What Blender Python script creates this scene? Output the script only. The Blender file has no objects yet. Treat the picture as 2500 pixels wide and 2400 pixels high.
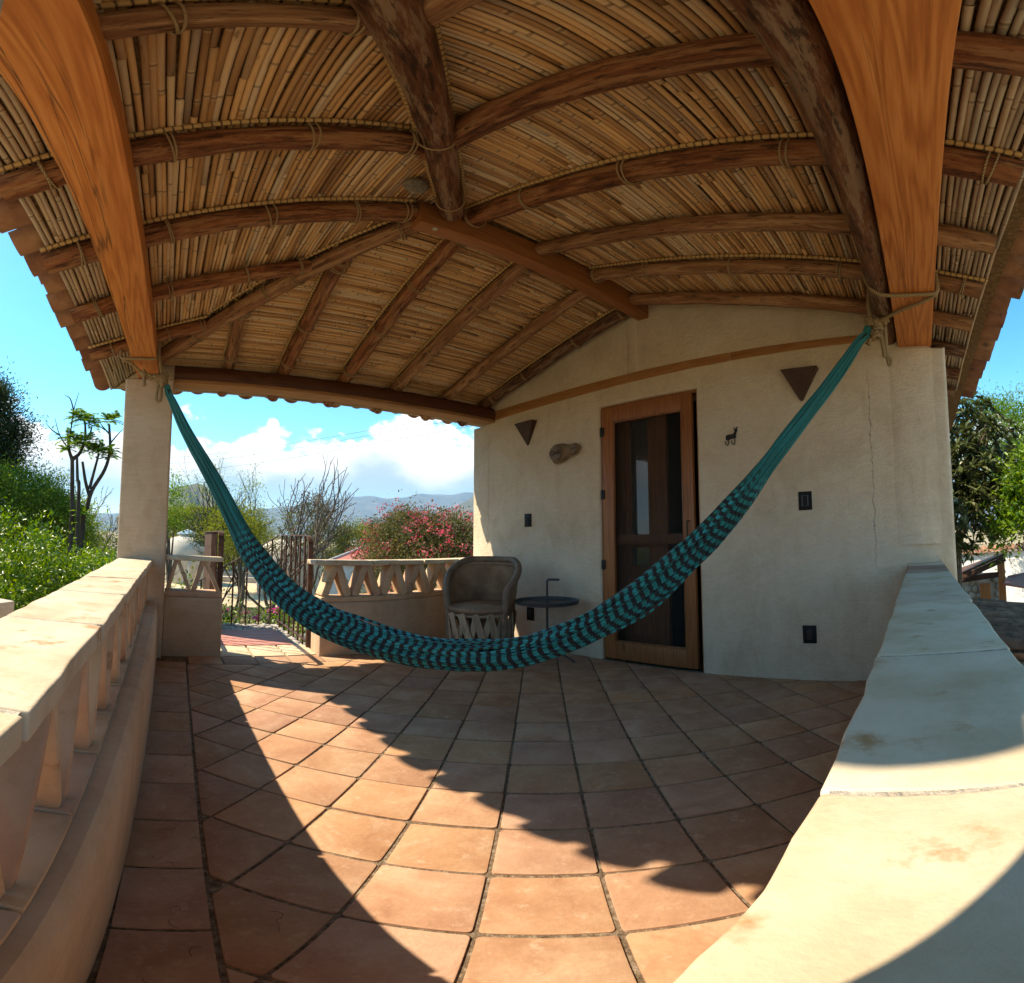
import bpy, bmesh, math, random
import numpy as np
from mathutils import Vector, Matrix
R = math.radians
rng = random.Random(7)
nr = np.random.default_rng(11)
scene = bpy.context.scene
C = scene.collection

# ------------------------------------------------------------------ camera
EYE = Vector((0.0, 0.0, 0.992))
cam = bpy.data.cameras.new('camera')
cam.type = 'PANO'
W_, H_, FPX, CYP = 2500.0, 2400.0, 1175.0, 1241.0
for tgt in (cam, getattr(cam, 'cycles', None)):
    if tgt is None:
        continue
    try:
        tgt.panorama_type = 'EQUIRECTANGULAR'
        tgt.longitude_min = -W_ / 2 / FPX
        tgt.longitude_max = W_ / 2 / FPX
        tgt.latitude_max = CYP / FPX
        tgt.latitude_min = -(H_ - CYP) / FPX
    except Exception:
        pass
cam.clip_start = 0.01
cam.clip_end = 40000
camo = bpy.data.objects.new('camera', cam)
camo.location = EYE
camo.rotation_euler = (math.pi / 2 + 0.0684, 0, -math.atan2(.6585, .7525))
C.objects.link(camo)
scene.camera = camo

# ------------------------------------------------------------------ light
SUN_DIR = Vector((-.72, .51, 1.0)).normalized()
sun_el = math.asin(SUN_DIR.z)
sun_az = math.atan2(SUN_DIR.x, SUN_DIR.y)          # from +Y, clockwise
sun = bpy.data.lights.new('sun', 'SUN')
sun.energy = 2.75
sun.angle = R(0.55)
sun.color = (1.0, .93, .82)
suno = bpy.data.objects.new('sun', sun)
suno.rotation_euler = (-SUN_DIR).to_track_quat('-Z', 'Y').to_euler()
C.objects.link(suno)

world = bpy.data.worlds.new('World')
scene.world = world
world.use_nodes = True
SKY_STRENGTH = 0.15

# ------------------------------------------------------------------ exposure
vs = scene.view_settings
vs.view_transform = 'Standard'
vs.look = 'None'
vs.exposure = 1.8
vs.gamma = 1.0
vs.use_white_balance = True            # the camera's own white balance, set for the shade
vs.white_balance_temperature = 7600
vs.white_balance_tint = 10
vs.use_curve_mapping = False
scene.render.film_transparent = False
cy = scene.cycles
cy.max_bounces = 10
cy.diffuse_bounces = 6
cy.glossy_bounces = 3
cy.transmission_bounces = 4
cy.transparent_max_bounces = 12
cy.volume_bounces = 1
cy.sample_clamp_indirect = 6.0
cy.caustics_reflective = False
cy.caustics_refractive = False
try:
    cy.use_denoising = True
    cy.denoiser = 'OPENIMAGEDENOISE'
    cy.denoising_input_passes = 'RGB_ALBEDO_NORMAL'
except Exception:
    pass


# ================================================================== node helpers
class NT:
    def __init__(self, tree):
        self.t = tree
        self.n = tree.nodes
        self.l = tree.links

    def node(self, typ, **kw):
        nd = self.n.new(typ)
        for k, v in kw.items():
            setattr(nd, k, v)
        return nd

    def put(self, sock, v):
        if hasattr(v, 'is_linked'):
            self.l.new(v, sock)
        elif v is not None:
            if isinstance(v, (tuple, list)) and len(v) == 3 and sock.type == 'RGBA':
                v = (*v, 1)
            sock.default_value = v

    def math(self, op, a, b=None, c=None, clamp=False):
        nd = self.node('ShaderNodeMath', operation=op, use_clamp=clamp)
        for i, v in enumerate((a, b, c)):
            if v is not None:
                self.put(nd.inputs[i], v)
        return nd.outputs[0]

    def vmath(self, op, a, b=None):
        nd = self.node('ShaderNodeVectorMath', operation=op)
        self.put(nd.inputs[0], a)
        if b is not None:
            self.put(nd.inputs[1], b)
        return nd.outputs[0]

    def noise(self, vec, scale, detail=4, rough=.55, dist=0.0, dim='3D', w=None):
        nd = self.node('ShaderNodeTexNoise', noise_dimensions=dim)
        if vec is not None and dim != '1D':
            self.put(nd.inputs['Vector'], vec)
        if w is not None:
            self.put(nd.inputs['W'], w)
        nd.inputs['Scale'].default_value = scale
        nd.inputs['Detail'].default_value = detail
        nd.inputs['Roughness'].default_value = rough
        nd.inputs['Distortion'].default_value = dist
        return nd.outputs['Fac']

    def ramp(self, fac, stops, interp='LINEAR'):
        nd = self.node('ShaderNodeValToRGB')
        cr = nd.color_ramp
        cr.interpolation = interp
        while len(cr.elements) < len(stops):
            cr.elements.new(.5)
        for e, (p, c) in zip(cr.elements, stops):
            e.position = p
            e.color = (*c, 1) if len(c) == 3 else c
        self.put(nd.inputs[0], fac)
        return nd.outputs[0]

    def smooth(self, v, a, b):
        nd = self.node('ShaderNodeMapRange', interpolation_type='SMOOTHSTEP')
        self.put(nd.inputs[0], v)
        nd.inputs[1].default_value = a
        nd.inputs[2].default_value = b
        return nd.outputs[0]

    def mix(self, fac, a, b, blend='MIX'):
        nd = self.node('ShaderNodeMix', data_type='RGBA', blend_type=blend)
        self.put(nd.inputs[0], fac)
        self.put(nd.inputs[6], a)
        self.put(nd.inputs[7], b)
        return nd.outputs[2]

    def scalev(self, vec, s):
        return self.vmath('MULTIPLY', vec, s)

    def bump(self, h, strength, dist=.01):
        nd = self.node('ShaderNodeBump')
        nd.inputs['Strength'].default_value = strength
        nd.inputs['Distance'].default_value = dist
        self.put(nd.inputs['Height'], h)
        return nd.outputs[0]

    def hsv(self, col, h=None, s=None, v=None):
        nd = self.node('ShaderNodeHueSaturation')
        if h is not None:
            self.put(nd.inputs[0], h)
        if s is not None:
            self.put(nd.inputs[1], s)
        if v is not None:
            self.put(nd.inputs[2], v)
        self.put(nd.inputs[4], col)
        return nd.outputs[0]


def new_mat(name):
    m = bpy.data.materials.new(name)
    m.use_nodes = True
    t = NT(m.node_tree)
    bs = t.n['Principled BSDF']
    bs.inputs['Specular IOR Level'].default_value = .3
    return m, t, bs


def coords(t, kind='Object', rand=True):
    tc = t.node('ShaderNodeTexCoord')
    v = tc.outputs[kind]
    oi = t.node('ShaderNodeObjectInfo')
    if rand:
        cx = t.node('ShaderNodeCombineXYZ')
        r = t.math('MULTIPLY', oi.outputs['Random'], 57.0)
        for i in range(3):
            t.put(cx.inputs[i], r)
        v = t.vmath('ADD', v, cx.outputs[0])
    geo = t.node('ShaderNodeNewGeometry')
    rsum = t.math('FRACT', t.math('ADD', oi.outputs['Random'], geo.outputs['Random Per Island']))
    return v, rsum


def gmat(name, cols, scale=4, rough=.85, bump=.25, bscale=40, bdist=.004, stretch=(1, 1, 1), kind='Object',
         rnd=.0, spots=None, spot_scale=9, spot_cut=(.58, .7), detail=5, spec=.25, rand=True, dist=0.0, hue=0.0):
    """Mottled procedural surface: a colour ramp over stretched noise, spots or stains, per-piece value shift, bump."""
    m, t, bs = new_mat(name)
    v, r = coords(t, kind, rand)
    v = t.scalev(v, stretch)
    n1 = t.noise(v, scale, detail, .6, dist)
    k = len(cols)
    col = t.ramp(n1, [(.28 + .44 * i / max(1, k - 1), c) for i, c in enumerate(cols)])
    if spots:
        n2 = t.noise(v, spot_scale, 6, .65)
        col = t.mix(t.smooth(n2, *spot_cut), col, spots)
    if rnd:
        col = t.hsv(col, t.math('ADD', .5 - hue / 2, t.math('MULTIPLY', r, hue)) if hue else None, None,
                    t.math('ADD', 1 - rnd / 2, t.math('MULTIPLY', r, rnd)))
    t.put(bs.inputs['Base Color'], col)
    bs.inputs['Roughness'].default_value = rough
    bs.inputs['Specular IOR Level'].default_value = spec
    if bump:
        h = t.math('ADD', t.noise(v, bscale, 6, .6), t.math('MULTIPLY', n1, .8))
        t.put(bs.inputs['Normal'], t.bump(h, bump, bdist))
    return m


# ================================================================== world
def build_world():
    t = NT(world.node_tree)
    bg = t.n['Background']
    sky = t.node('ShaderNodeTexSky', sky_type='NISHITA')
    sky.sun_disc = False
    sky.sun_elevation = sun_el
    sky.sun_rotation = sun_az
    sky.altitude = 1500
    sky.air_density = 1.0
    sky.dust_density = 0.6
    sky.ozone_density = 1.0
    tc = t.node('ShaderNodeTexCoord')
    d = tc.outputs['Generated']
    sep = t.node('ShaderNodeSeparateXYZ')
    t.put(sep.inputs[0], d)
    el = t.math('DEGREES', t.math('ARCSINE', sep.outputs[2]))
    el = t.math('MULTIPLY', el, 1.0)
    # cloud bank: a cumulus line whose tops wander round the horizon, plus fair weather tufts above it
    flat = t.node('ShaderNodeCombineXYZ')
    t.put(flat.inputs[0], sep.outputs[0])
    t.put(flat.inputs[1], sep.outputs[1])
    hd = t.vmath('NORMALIZE', flat.outputs[0])
    tops = t.noise(hd, 2.6, 2, .5)
    tops = t.math('ADD', 4.0, t.math('MULTIPLY', tops, 17.0))
    vv = t.scalev(d, (1, 1, 1.5))
    n = t.noise(vv, 7.0, 9, .58, .25)
    n2 = t.noise(vv, 26.0, 6, .6)
    puff = t.math('ADD', t.math('MULTIPLY', t.math('SUBTRACT', n, .5), 24.0), t.math('MULTIPLY', t.math('SUBTRACT', n2, .5), 5.0))
    bank = t.smooth(t.math('SUBTRACT', t.math('ADD', tops, puff), el), -.4, 1.4)
    low = t.smooth(el, 2.0, 7.5)
    bank = t.math('MULTIPLY', bank, t.math('ADD', .55, t.math('MULTIPLY', low, .45)))
    # veil of thin cloud higher up
    v3 = t.scalev(d, (1, 1, 2.6))
    n4 = t.noise(v3, 3.2, 7, .6, .4)
    veil = t.math('MULTIPLY', t.smooth(n4, .56, .8), t.smooth(el, 22, 36))
    veil = t.math('MULTIPLY', veil, .75)
    shade = t.noise(t.vmath('ADD', vv, (3.1, 1.7, .13)), 6.0, 5, .55)
    under = t.smooth(t.math('SUBTRACT', t.math('ADD', el, t.math('MULTIPLY', t.math('SUBTRACT', shade, .5), 18.0)), t.math('MULTIPLY', tops, .5)), -2.5, 3.5)
    ccol = t.mix(under, (.19, .235, .25), (.44, .44, .43))
    ccol = t.mix(t.smooth(el, 9.0, 1.5), ccol, (.125, .205, .245))
    skyc = t.hsv(sky.outputs[0], .482, 1.42, .72)
    skys = t.node('ShaderNodeVectorMath', operation='SCALE')
    t.put(skys.inputs[0], skyc)
    skys.inputs[3].default_value = SKY_STRENGTH
    col = t.mix(t.math('MULTIPLY', bank, .95), skys.outputs[0], ccol)
    col = t.mix(veil, col, (.40, .42, .43))
    lp = t.smooth(el, -2.0, 0.5)
    col = t.mix(lp, (.20, .17, .12), col)
    t.put(bg.inputs[0], col)
    bg.inputs[1].default_value = 1.0


build_world()


# ================================================================== mesh helpers
class MB:
    def __init__(self):
        self.v = []
        self.f = []
        self.uv = []
        self.m = []

    def add(self, vs, fs, uvs=None, mi=0):
        o = len(self.v)
        self.v.extend([tuple(p) for p in vs])
        for i, f in enumerate(fs):
            self.f.append(tuple(o + k for k in f))
            self.uv.append(uvs[i] if uvs else [(0, 0)] * len(f))
            self.m.append(mi)
        return self

    def box(self, x0, x1, y0, y1, z0, z1, mi=0):
        v = [(x0, y0, z0), (x1, y0, z0), (x1, y1, z0), (x0, y1, z0), (x0, y0, z1), (x1, y0, z1), (x1, y1, z1), (x0, y1, z1)]
        return self.add(v, [(0, 3, 2, 1), (4, 5, 6, 7), (0, 1, 5, 4), (1, 2, 6, 5), (2, 3, 7, 6), (3, 0, 4, 7)], mi=mi)

    def bar(self, a, b, w, h, up=(0, 0, 1), mi=0, w2=None, h2=None):
        a, b = Vector(a), Vector(b)
        t = (b - a).normalized()
        s = t.cross(Vector(up))
        if s.length < 1e-5:
            s = t.cross(Vector((1, 0, 0)))
        s.normalize()
        u = s.cross(t)
        w2 = w if w2 is None else w2
        h2 = h if h2 is None else h2
        v = []
        for p, ww, hh in ((a, w, h), (b, w2, h2)):
            for i, j in ((-1, -1), (1, -1), (1, 1), (-1, 1)):
                v.append(p + s * (i * ww / 2) + u * (j * hh / 2))
        return self.add(v, [(0, 1, 2, 3), (7, 6, 5, 4), (0, 4, 5, 1), (1, 5, 6, 2), (2, 6, 7, 3), (3, 7, 4, 0)], mi=mi)

    def prism(self, poly, z0, z1, mi=0):
        """polygon in XY (counter-clockwise), extruded in Z"""
        k = len(poly)
        v = [(x, y, z0) for x, y in poly] + [(x, y, z1) for x, y in poly]
        f = [tuple(range(k - 1, -1, -1)), tuple(range(k, 2 * k))]
        f += [(i, (i + 1) % k, k + (i + 1) % k, k + i) for i in range(k)]
        return self.add(v, f, mi=mi)

    def extrude(self, pts, off, mi=0):
        k = len(pts)
        off = Vector(off)
        v = [Vector(p) for p in pts] + [Vector(p) + off for p in pts]
        f = [tuple(range(k - 1, -1, -1)), tuple(range(k, 2 * k))]
        f += [(i, (i + 1) % k, k + (i + 1) % k, k + i) for i in range(k)]
        return self.add(v, f, mi=mi)

    def tube(self, pts, rad, n=8, caps=True, mi=0, v0=0.0, jit=0.0, vscale=1.0, up=None):
        pts = [Vector(p) for p in pts]
        k = len(pts)
        if not hasattr(rad, '__len__'):
            rad = [rad] * k
        tans = []
        for i in range(k):
            d = pts[min(i + 1, k - 1)] - pts[max(i - 1, 0)]
            tans.append(d.normalized() if d.length > 1e-9 else Vector((0, 0, 1)))
        ref = Vector(up) if up else (Vector((0, 0, 1)) if abs(tans[0].z) < .9 else Vector((1, 0, 0)))
        s = tans[0].cross(ref).normalized()
        vs_, L = [], [v0]
        for i in range(k):
            if i:
                s = s - tans[i] * s.dot(tans[i])
                s.normalize()
                L.append(L[-1] + (pts[i] - pts[i - 1]).length * vscale)
            u = s.cross(tans[i])
            for j in range(n):
                a = 2 * math.pi * j / n
                rr = rad[i] * (1 + (rng.uniform(-jit, jit) if jit else 0))
                vs_.append(pts[i] + s * (math.cos(a) * rr) + u * (math.sin(a) * rr))
        fs, uvs = [], []
        rm = sum(rad) / k * 2 * math.pi
        for i in range(k - 1):
            for j in range(n):
                j2 = (j + 1) % n
                fs.append((i * n + j, (i + 1) * n + j, (i + 1) * n + j2, i * n + j2))
                u0, u1 = rm * j / n, rm * (j + 1) / n
                uvs.append([(u0, L[i]), (u0, L[i + 1]), (u1, L[i + 1]), (u1, L[i])])
        if caps:
            fs.append(tuple(range(n)))
            uvs.append([(0, L[0])] * n)
            fs.append(tuple((k - 1) * n + j for j in range(n - 1, -1, -1)))
            uvs.append([(0, L[-1])] * n)
        return self.add(vs_, fs, uvs, mi)

    def lathe(self, prof, n=24, at=(0, 0, 0), mi=0, arc=2 * math.pi, a0=0.0):
        """prof: (r, z) from bottom to top"""
        at = Vector(at)
        full = abs(arc - 2 * math.pi) < 1e-6
        cols = n if full else n + 1
        v = []
        for r, z in prof:
            for j in range(cols):
                a = a0 + arc * j / n
                v.append(at + Vector((r * math.cos(a), r * math.sin(a), z)))
        f = []
        for i in range(len(prof) - 1):
            for j in range(n):
                j2 = (j + 1) % cols if full else j + 1
                f.append((i * cols + j, i * cols + j2, (i + 1) * cols + j2, (i + 1) * cols + j))
        if full:
            if prof[0][0] > 1e-6:
                f.append(tuple(range(n - 1, -1, -1)))
            if prof[-1][0] > 1e-6:
                f.append(tuple((len(prof) - 1) * cols + j for j in range(n)))
        return self.add(v, f, mi=mi)

    def mesh(self, name, mats, smooth=False, bevel=0, segs=2, sharp=None, tri=False):
        me = bpy.data.meshes.new(name)
        me.from_pydata([tuple(p) for p in self.v], [], self.f)
        uvl = me.uv_layers.new(name='UVMap')
        flat = [c for f in self.uv for p in f for c in p]
        uvl.data.foreach_set('uv', flat)
        if not isinstance(mats, (list, tuple)):
            mats = [mats]
        for m in mats:
            me.materials.append(m)
        if any(self.m):
            me.polygons.foreach_set('material_index', self.m)
        if bevel:
            bm = bmesh.new()
            bm.from_mesh(me)
            bmesh.ops.remove_doubles(bm, verts=bm.verts, dist=1e-5)
            eds = [e for e in bm.edges if len(e.link_faces) == 2 and e.calc_face_angle(0) > .5]
            bmesh.ops.bevel(bm, geom=eds, offset=bevel, segments=segs, profile=.6, affect='EDGES', clamp_overlap=True)
            bm.to_mesh(me)
            bm.free()
        if smooth:
            me.polygons.foreach_set('use_smooth', [True] * len(me.polygons))
        me.validate(clean_customdata=False)
        me.update()
        if smooth == 'auto':
            try:
                me.set_sharp_from_angle(angle=R(38))
            except Exception:
                pass
        return me

    def build(self, name, mats, parent=None, **kw):
        return link(name, self.mesh(name, mats, **kw), parent)


WM = {}                                             # world matrices of everything that may carry children


def link(name, data, parent=None):
    o = bpy.data.objects.new(name, data)
    C.objects.link(o)
    WM[o] = Matrix.Identity(4)
    if parent is not None:
        o.parent = parent
        o.matrix_parent_inverse = WM[parent].inverted()
    return o


def thing(name, label, cat, loc=(0, 0, 0), group=None):
    o = bpy.data.objects.new(name, None)
    o.empty_display_size = .1
    C.objects.link(o)
    o.location = loc
    WM[o] = Matrix.Translation(loc)
    return tag(o, label, cat, group)


def tag(o, label, cat, group=None):
    o['label'] = label
    o['category'] = cat
    o['kind'] = 'thing'
    if group:
        o['group'] = group
    return o


def struct(o):
    o['kind'] = 'structure'
    return o


def place(name, data, loc, rot=None, parent=None, scale=None):
    """a part that shares mesh data with its like; loc and rot are world ones"""
    o = bpy.data.objects.new(name, data)
    C.objects.link(o)
    mt = Matrix.Translation(Vector(loc))
    if rot is not None:
        mt = mt @ rot.to_4x4()
    if scale:
        mt = mt @ Matrix.Diagonal((*scale, 1))
    o.matrix_basis = mt
    WM[o] = mt
    if parent is not None:
        o.parent = parent
        o.matrix_parent_inverse = WM[parent].inverted()
    return o


def site(az, d, z=0.0):
    return Vector((d * math.cos(R(az)), d * math.sin(R(az)), z))


# ================================================================== materials
M = {}


def plaster(name, cols, crack=False, bump=.6, stain=(.30, .25, .19)):
    m, t, bs = new_mat(name)
    v, r = coords(t, 'Object', False)
    n1 = t.noise(v, 1.7, 6, .62, .6)
    n2 = t.noise(t.scalev(v, (1, 1, .45)), 7.0, 6, .65, .8)
    n3 = t.noise(v, 55, 4, .6)
    col = t.ramp(t.math('ADD', t.math('MULTIPLY', n1, .6), t.math('MULTIPLY', n2, .4)),
                 [(.34 + .30 * i / (len(cols) - 1), c) for i, c in enumerate(cols)])
    col = t.mix(t.math('MULTIPLY', t.smooth(n2, .58, .80), .16), col, stain)
    col = t.hsv(col, None, None, t.math('ADD', .93, t.math('MULTIPLY', n3, .14)))
    n4 = t.noise(t.scalev(v, (1, 2.2, 6.5)), 3.2, 7, .72, 2.2)
    col = t.hsv(col, None, None, t.math('ADD', .80, t.math('MULTIPLY', n4, .40)))
    h = t.math('ADD', t.math('ADD', t.math('MULTIPLY', n2, .7), t.math('MULTIPLY', n4, .8)), t.math('MULTIPLY', n3, .16))
    if crack:
        sp = t.node('ShaderNodeSeparateXYZ')
        t.put(sp.inputs[0], v)
        for y0, z0, z1 in ((.305, .7, 2.2), (3.93, .9, 2.2), (1.50, 2.0, 2.26), (2.13, 2.36, 2.80), (2.62, 2.1, 2.26)):
            wig = t.math('MULTIPLY', t.math('SUBTRACT', t.noise(v, 9, 5, .7), .5), .09)
            dd = t.math('ABSOLUTE', t.math('SUBTRACT', t.math('ADD', sp.outputs[1], wig), y0))
            line = t.math('SUBTRACT', 1.0, t.smooth(dd, .0006, .0032))
            zz = t.math('MULTIPLY', t.smooth(sp.outputs[2], z0 - .02, z0 + .2), t.math('SUBTRACT', 1.0, t.smooth(sp.outputs[2], z1 - .3, z1)))
            line = t.math('MULTIPLY', line, zz)
            col = t.mix(t.math('MULTIPLY', line, .55), col, (.10, .08, .06))
            h = t.math('SUBTRACT', h, t.math('MULTIPLY', line, .7))
    t.put(bs.inputs['Base Color'], col)
    bs.inputs['Roughness'].default_value = .9
    bs.inputs['Specular IOR Level'].default_value = .12
    t.put(bs.inputs['Normal'], t.bump(h, bump, .02))
    return m


M['wall'] = plaster('wall_plaster', [(.52, .405, .285), (.62, .505, .37), (.67, .565, .435)], crack=True)
M['parapet'] = plaster('parapet_plaster', [(.42, .285, .18), (.52, .37, .245), (.58, .43, .30)], bump=.25, stain=(.33, .24, .17))
M['column'] = plaster('column_plaster', [(.42, .30, .20), (.52, .39, .275), (.57, .45, .335)], bump=.22, stain=(.36, .27, .19))
M['coping'] = gmat('coping_slab', [(.47, .35, .22), (.59, .485, .345), (.66, .575, .44)], scale=7, rough=.85, bump=.35, bscale=80, bdist=.004,
                   rnd=.16, hue=.012, spots=(.40, .22, .10), spot_scale=9, spot_cut=(.56, .72), spec=.15, detail=8)
M['coping_red'] = gmat('stained_slab', [(.26, .14, .09), (.34, .20, .14), (.46, .34, .25)], scale=5, rough=.8, bump=.35, bscale=60)
M['brick'] = gmat('adobe_brick', [(.44, .27, .16), (.56, .37, .235), (.60, .43, .29)], scale=6, rough=.9, bump=.5, bscale=70,
                  rnd=.22, hue=.02, spots=(.36, .19, .10), spot_scale=8)
M['mortar'] = gmat('mortar', [(.30, .255, .20), (.48, .42, .34), (.60, .54, .46)], scale=60, rough=.95, bump=.9, bscale=140, bdist=.008)


def tile_mat():
    m, t, bs = new_mat('terracotta_tile')
    v, r = coords(t, 'Object', True)
    n1 = t.noise(v, 5, 6, .6, .5)
    n2 = t.noise(v, 26, 6, .7)
    n3 = t.noise(v, 130, 3, .6)
    col = t.ramp(n1, [(.3, (.36, .18, .100)), (.5, (.435, .238, .136)), (.68, (.50, .30, .18))])
    col = t.hsv(col, t.math('ADD', .4955, t.math('MULTIPLY', r, .009)), t.math('ADD', .90, t.math('MULTIPLY', r, .12)),
                t.math('ADD', .88, t.math('MULTIPLY', t.math('FRACT', t.math('MULTIPLY', r, 7.3)), .24)))
    col = t.mix(t.math('MULTIPLY', t.smooth(n2, .54, .74), .55), col, (.60, .42, .30))
    col = t.mix(t.math('MULTIPLY', t.smooth(n3, .66, .76), .6), col, (.20, .11, .07))
    n5 = t.noise(v, 2.2, 7, .7, 1.2)
    col = t.mix(t.math('MULTIPLY', t.smooth(n5, .50, .70), .45), col, (.56, .40, .27))
    col = t.mix(t.math('MULTIPLY', t.smooth(n5, .46, .30), .40), col, (.27, .125, .07))
    n6 = t.noise(v, 75, 5, .7)
    col = t.hsv(col, None, None, t.math('ADD', .80, t.math('MULTIPLY', n6, .40)))
    t.put(bs.inputs['Base Color'], col)
    bs.inputs['Roughness'].default_value = .8
    bs.inputs['Specular IOR Level'].default_value = .08
    h = t.math('ADD', t.math('MULTIPLY', n1, 1.0), t.math('ADD', t.math('MULTIPLY', n2, .35), t.math('MULTIPLY', n3, .12)))
    t.put(bs.inputs['Normal'], t.bump(h, .6, .008))
    return m


M['tile'] = tile_mat()
M['tile_pale'] = gmat('threshold_tile', [(.52, .38, .24), (.63, .50, .34)], scale=6, rough=.75, bump=.3, bscale=50, rnd=.15, spots=(.42, .25, .15))
M['grout'] = gmat('dark_grout', [(.07, .045, .026), (.20, .14, .09), (.38, .30, .215)], scale=55, rough=.98, bump=.8, bscale=160, bdist=.01, rand=False)


def wood(name, c_dark, c_mid, c_light, kind='UV', stretch=(26, 2.2, 1), rough=.62, bump=.5, cracks=(.04, .02, .01), peel=None, bd=.006, knots=True, spec=.3, rings=16.0):
    m, t, bs = new_mat(name)
    v, r = coords(t, kind, True)
    vs_ = t.scalev(v, stretch)
    warp = t.noise(t.scalev(v, tuple(.18 * s for s in stretch)), 1.6, 3, .5)
    n1 = t.noise(vs_, 1.0, 7, .65, .8)
    grain = t.math('FRACT', t.math('ADD', t.math('MULTIPLY', warp, rings), t.math('MULTIPLY', n1, .6)))
    grain = t.smooth(t.math('ABSOLUTE', t.math('SUBTRACT', grain, .5)), .0, .42)
    fine = t.noise(t.scalev(v, tuple(4.0 * s for s in stretch)), 1.0, 3, .6)
    fac = t.math('ADD', t.math('ADD', t.math('MULTIPLY', n1, .34), t.math('MULTIPLY', grain, .20)), t.math('MULTIPLY', fine, .46))
    col = t.ramp(fac, [(.26, c_dark), (.5, c_mid), (.76, c_light)])
    if peel:
        pn = t.noise(t.scalev(v, tuple(.55 * s for s in stretch)), 1.3, 6, .7)
        col = t.mix(t.math('MULTIPLY', t.smooth(pn, .50, .58), .8), col, peel)
    if kind == 'UV':
        fl = t.noise(t.scalev(v, (48, 7, 1)), 1.0, 7, .72)
        col = t.mix(t.math('MULTIPLY', t.smooth(fl, .54, .62), .8), col, tuple(.35 * c for c in c_dark))
        col = t.mix(t.math('MULTIPLY', t.smooth(fl, .45, .37), .7), col, peel or c_light)
        fac = t.math('ADD', fac, t.math('MULTIPLY', fl, -1.1))
    ck = t.noise(t.scalev(v, tuple(s * (1.5 if s > 3 else .6) for s in stretch)), 1.0, 3, .5)
    ckl = t.math('SUBTRACT', 1.0, t.smooth(t.math('ABSOLUTE', t.math('SUBTRACT', ck, .47)), .004, .030))
    gate = t.smooth(t.noise(t.scalev(v, tuple(.2 * s for s in stretch)), 1.0, 2, .5), .56, .66)
    ckl = t.math('MULTIPLY', ckl, gate)
    col = t.mix(t.math('MULTIPLY', ckl, .7), col, cracks)
    if knots:
        vo = t.node('ShaderNodeTexVoronoi')
        t.put(vo.inputs['Vector'], t.scalev(v, tuple(min(s, 9.0) * .55 + .5 for s in stretch)))
        vo.inputs['Scale'].default_value = 1.0
        kn = t.math('SUBTRACT', 1.0, t.smooth(t.math('ADD', vo.outputs['Distance'], t.math('MULTIPLY', n1, .04)), .05, .11))
        col = t.mix(t.math('MULTIPLY', kn, .8), col, tuple(.55 * c for c in c_dark))
    col = t.hsv(col, None, None, t.math('ADD', .86, t.math('MULTIPLY', r, .28)))
    t.put(bs.inputs['Base Color'], col)
    bs.inputs['Roughness'].default_value = rough
    bs.inputs['Specular IOR Level'].default_value = spec
    h = t.math('SUBTRACT', fac, ckl)
    t.put(bs.inputs['Normal'], t.bump(h, bump, bd))
    return m


M['beam_y'] = wood('pine_beam', (.34, .095, .023), (.52, .175, .046), (.66, .265, .085), 'Object', (26, 1.3, 26), rough=.55, bump=.3, rings=13.0)
M['beam_x'] = wood('pine_beam_shaded', (.27, .078, .020), (.43, .145, .039), (.56, .225, .073), 'Object', (1.3, 26, 26), rough=.55, bump=.3, rings=13.0)  # same pine in darker tones: weaker bounce light on this beam painted in
M['ridge'] = wood('ridge_timber', (.20, .065, .02), (.28, .10, .032), (.36, .15, .055), 'Object', (1.3, 30, 30), rough=.5, bump=.2)
M['log'] = wood('peeled_log', (.070, .020, .009), (.225, .072, .026), (.42, .17, .07), 'UV', (34, 3.4, 1), rough=.58, bump=1.0, peel=(.40, .19, .085), bd=.014, rings=4.0)
M['log_pale'] = wood('weathered_log', (.13, .052, .023), (.32, .155, .072), (.52, .31, .165), 'UV', (38, 3.0, 1), rings=4.0, rough=.7, bump=1.0, peel=(.24, .10, .045), bd=.01)
M['log_dark'] = wood('dark_log', (.045, .015, .008), (.135, .048, .021), (.28, .115, .052), 'UV', (30, 4.0, 1), rings=4.0, rough=.55, bump=1.0, peel=(.30, .19, .12), bd=.014)
M['plate'] = wood('plate_log', (.045, .014, .008), (.085, .028, .014), (.14, .05, .022), 'Object', (1.4, 26, 26), rough=.5, bump=.4)
M['plate_under'] = wood('hewn_under', (.26, .12, .05), (.36, .18, .08), (.45, .25, .12), 'Object', (1.4, 26, 26), rough=.6, bump=.3)
M['lintel'] = wood('lintel_wood', (.24, .095, .03), (.33, .145, .05), (.40, .19, .075), 'Object', (26, 1.4, 26), rough=.55, bump=.2)
M['door'] = wood('door_wood', (.19, .062, .02), (.285, .10, .032), (.36, .145, .052), 'Object', (24, 24, 1.3), rough=.42, bump=.15, spec=.4)
M['door_in'] = wood('inner_door_wood', (.22, .08, .03), (.33, .13, .048), (.42, .18, .07), 'Object', (24, 24, 1.3), rough=.5, bump=.15)


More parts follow.
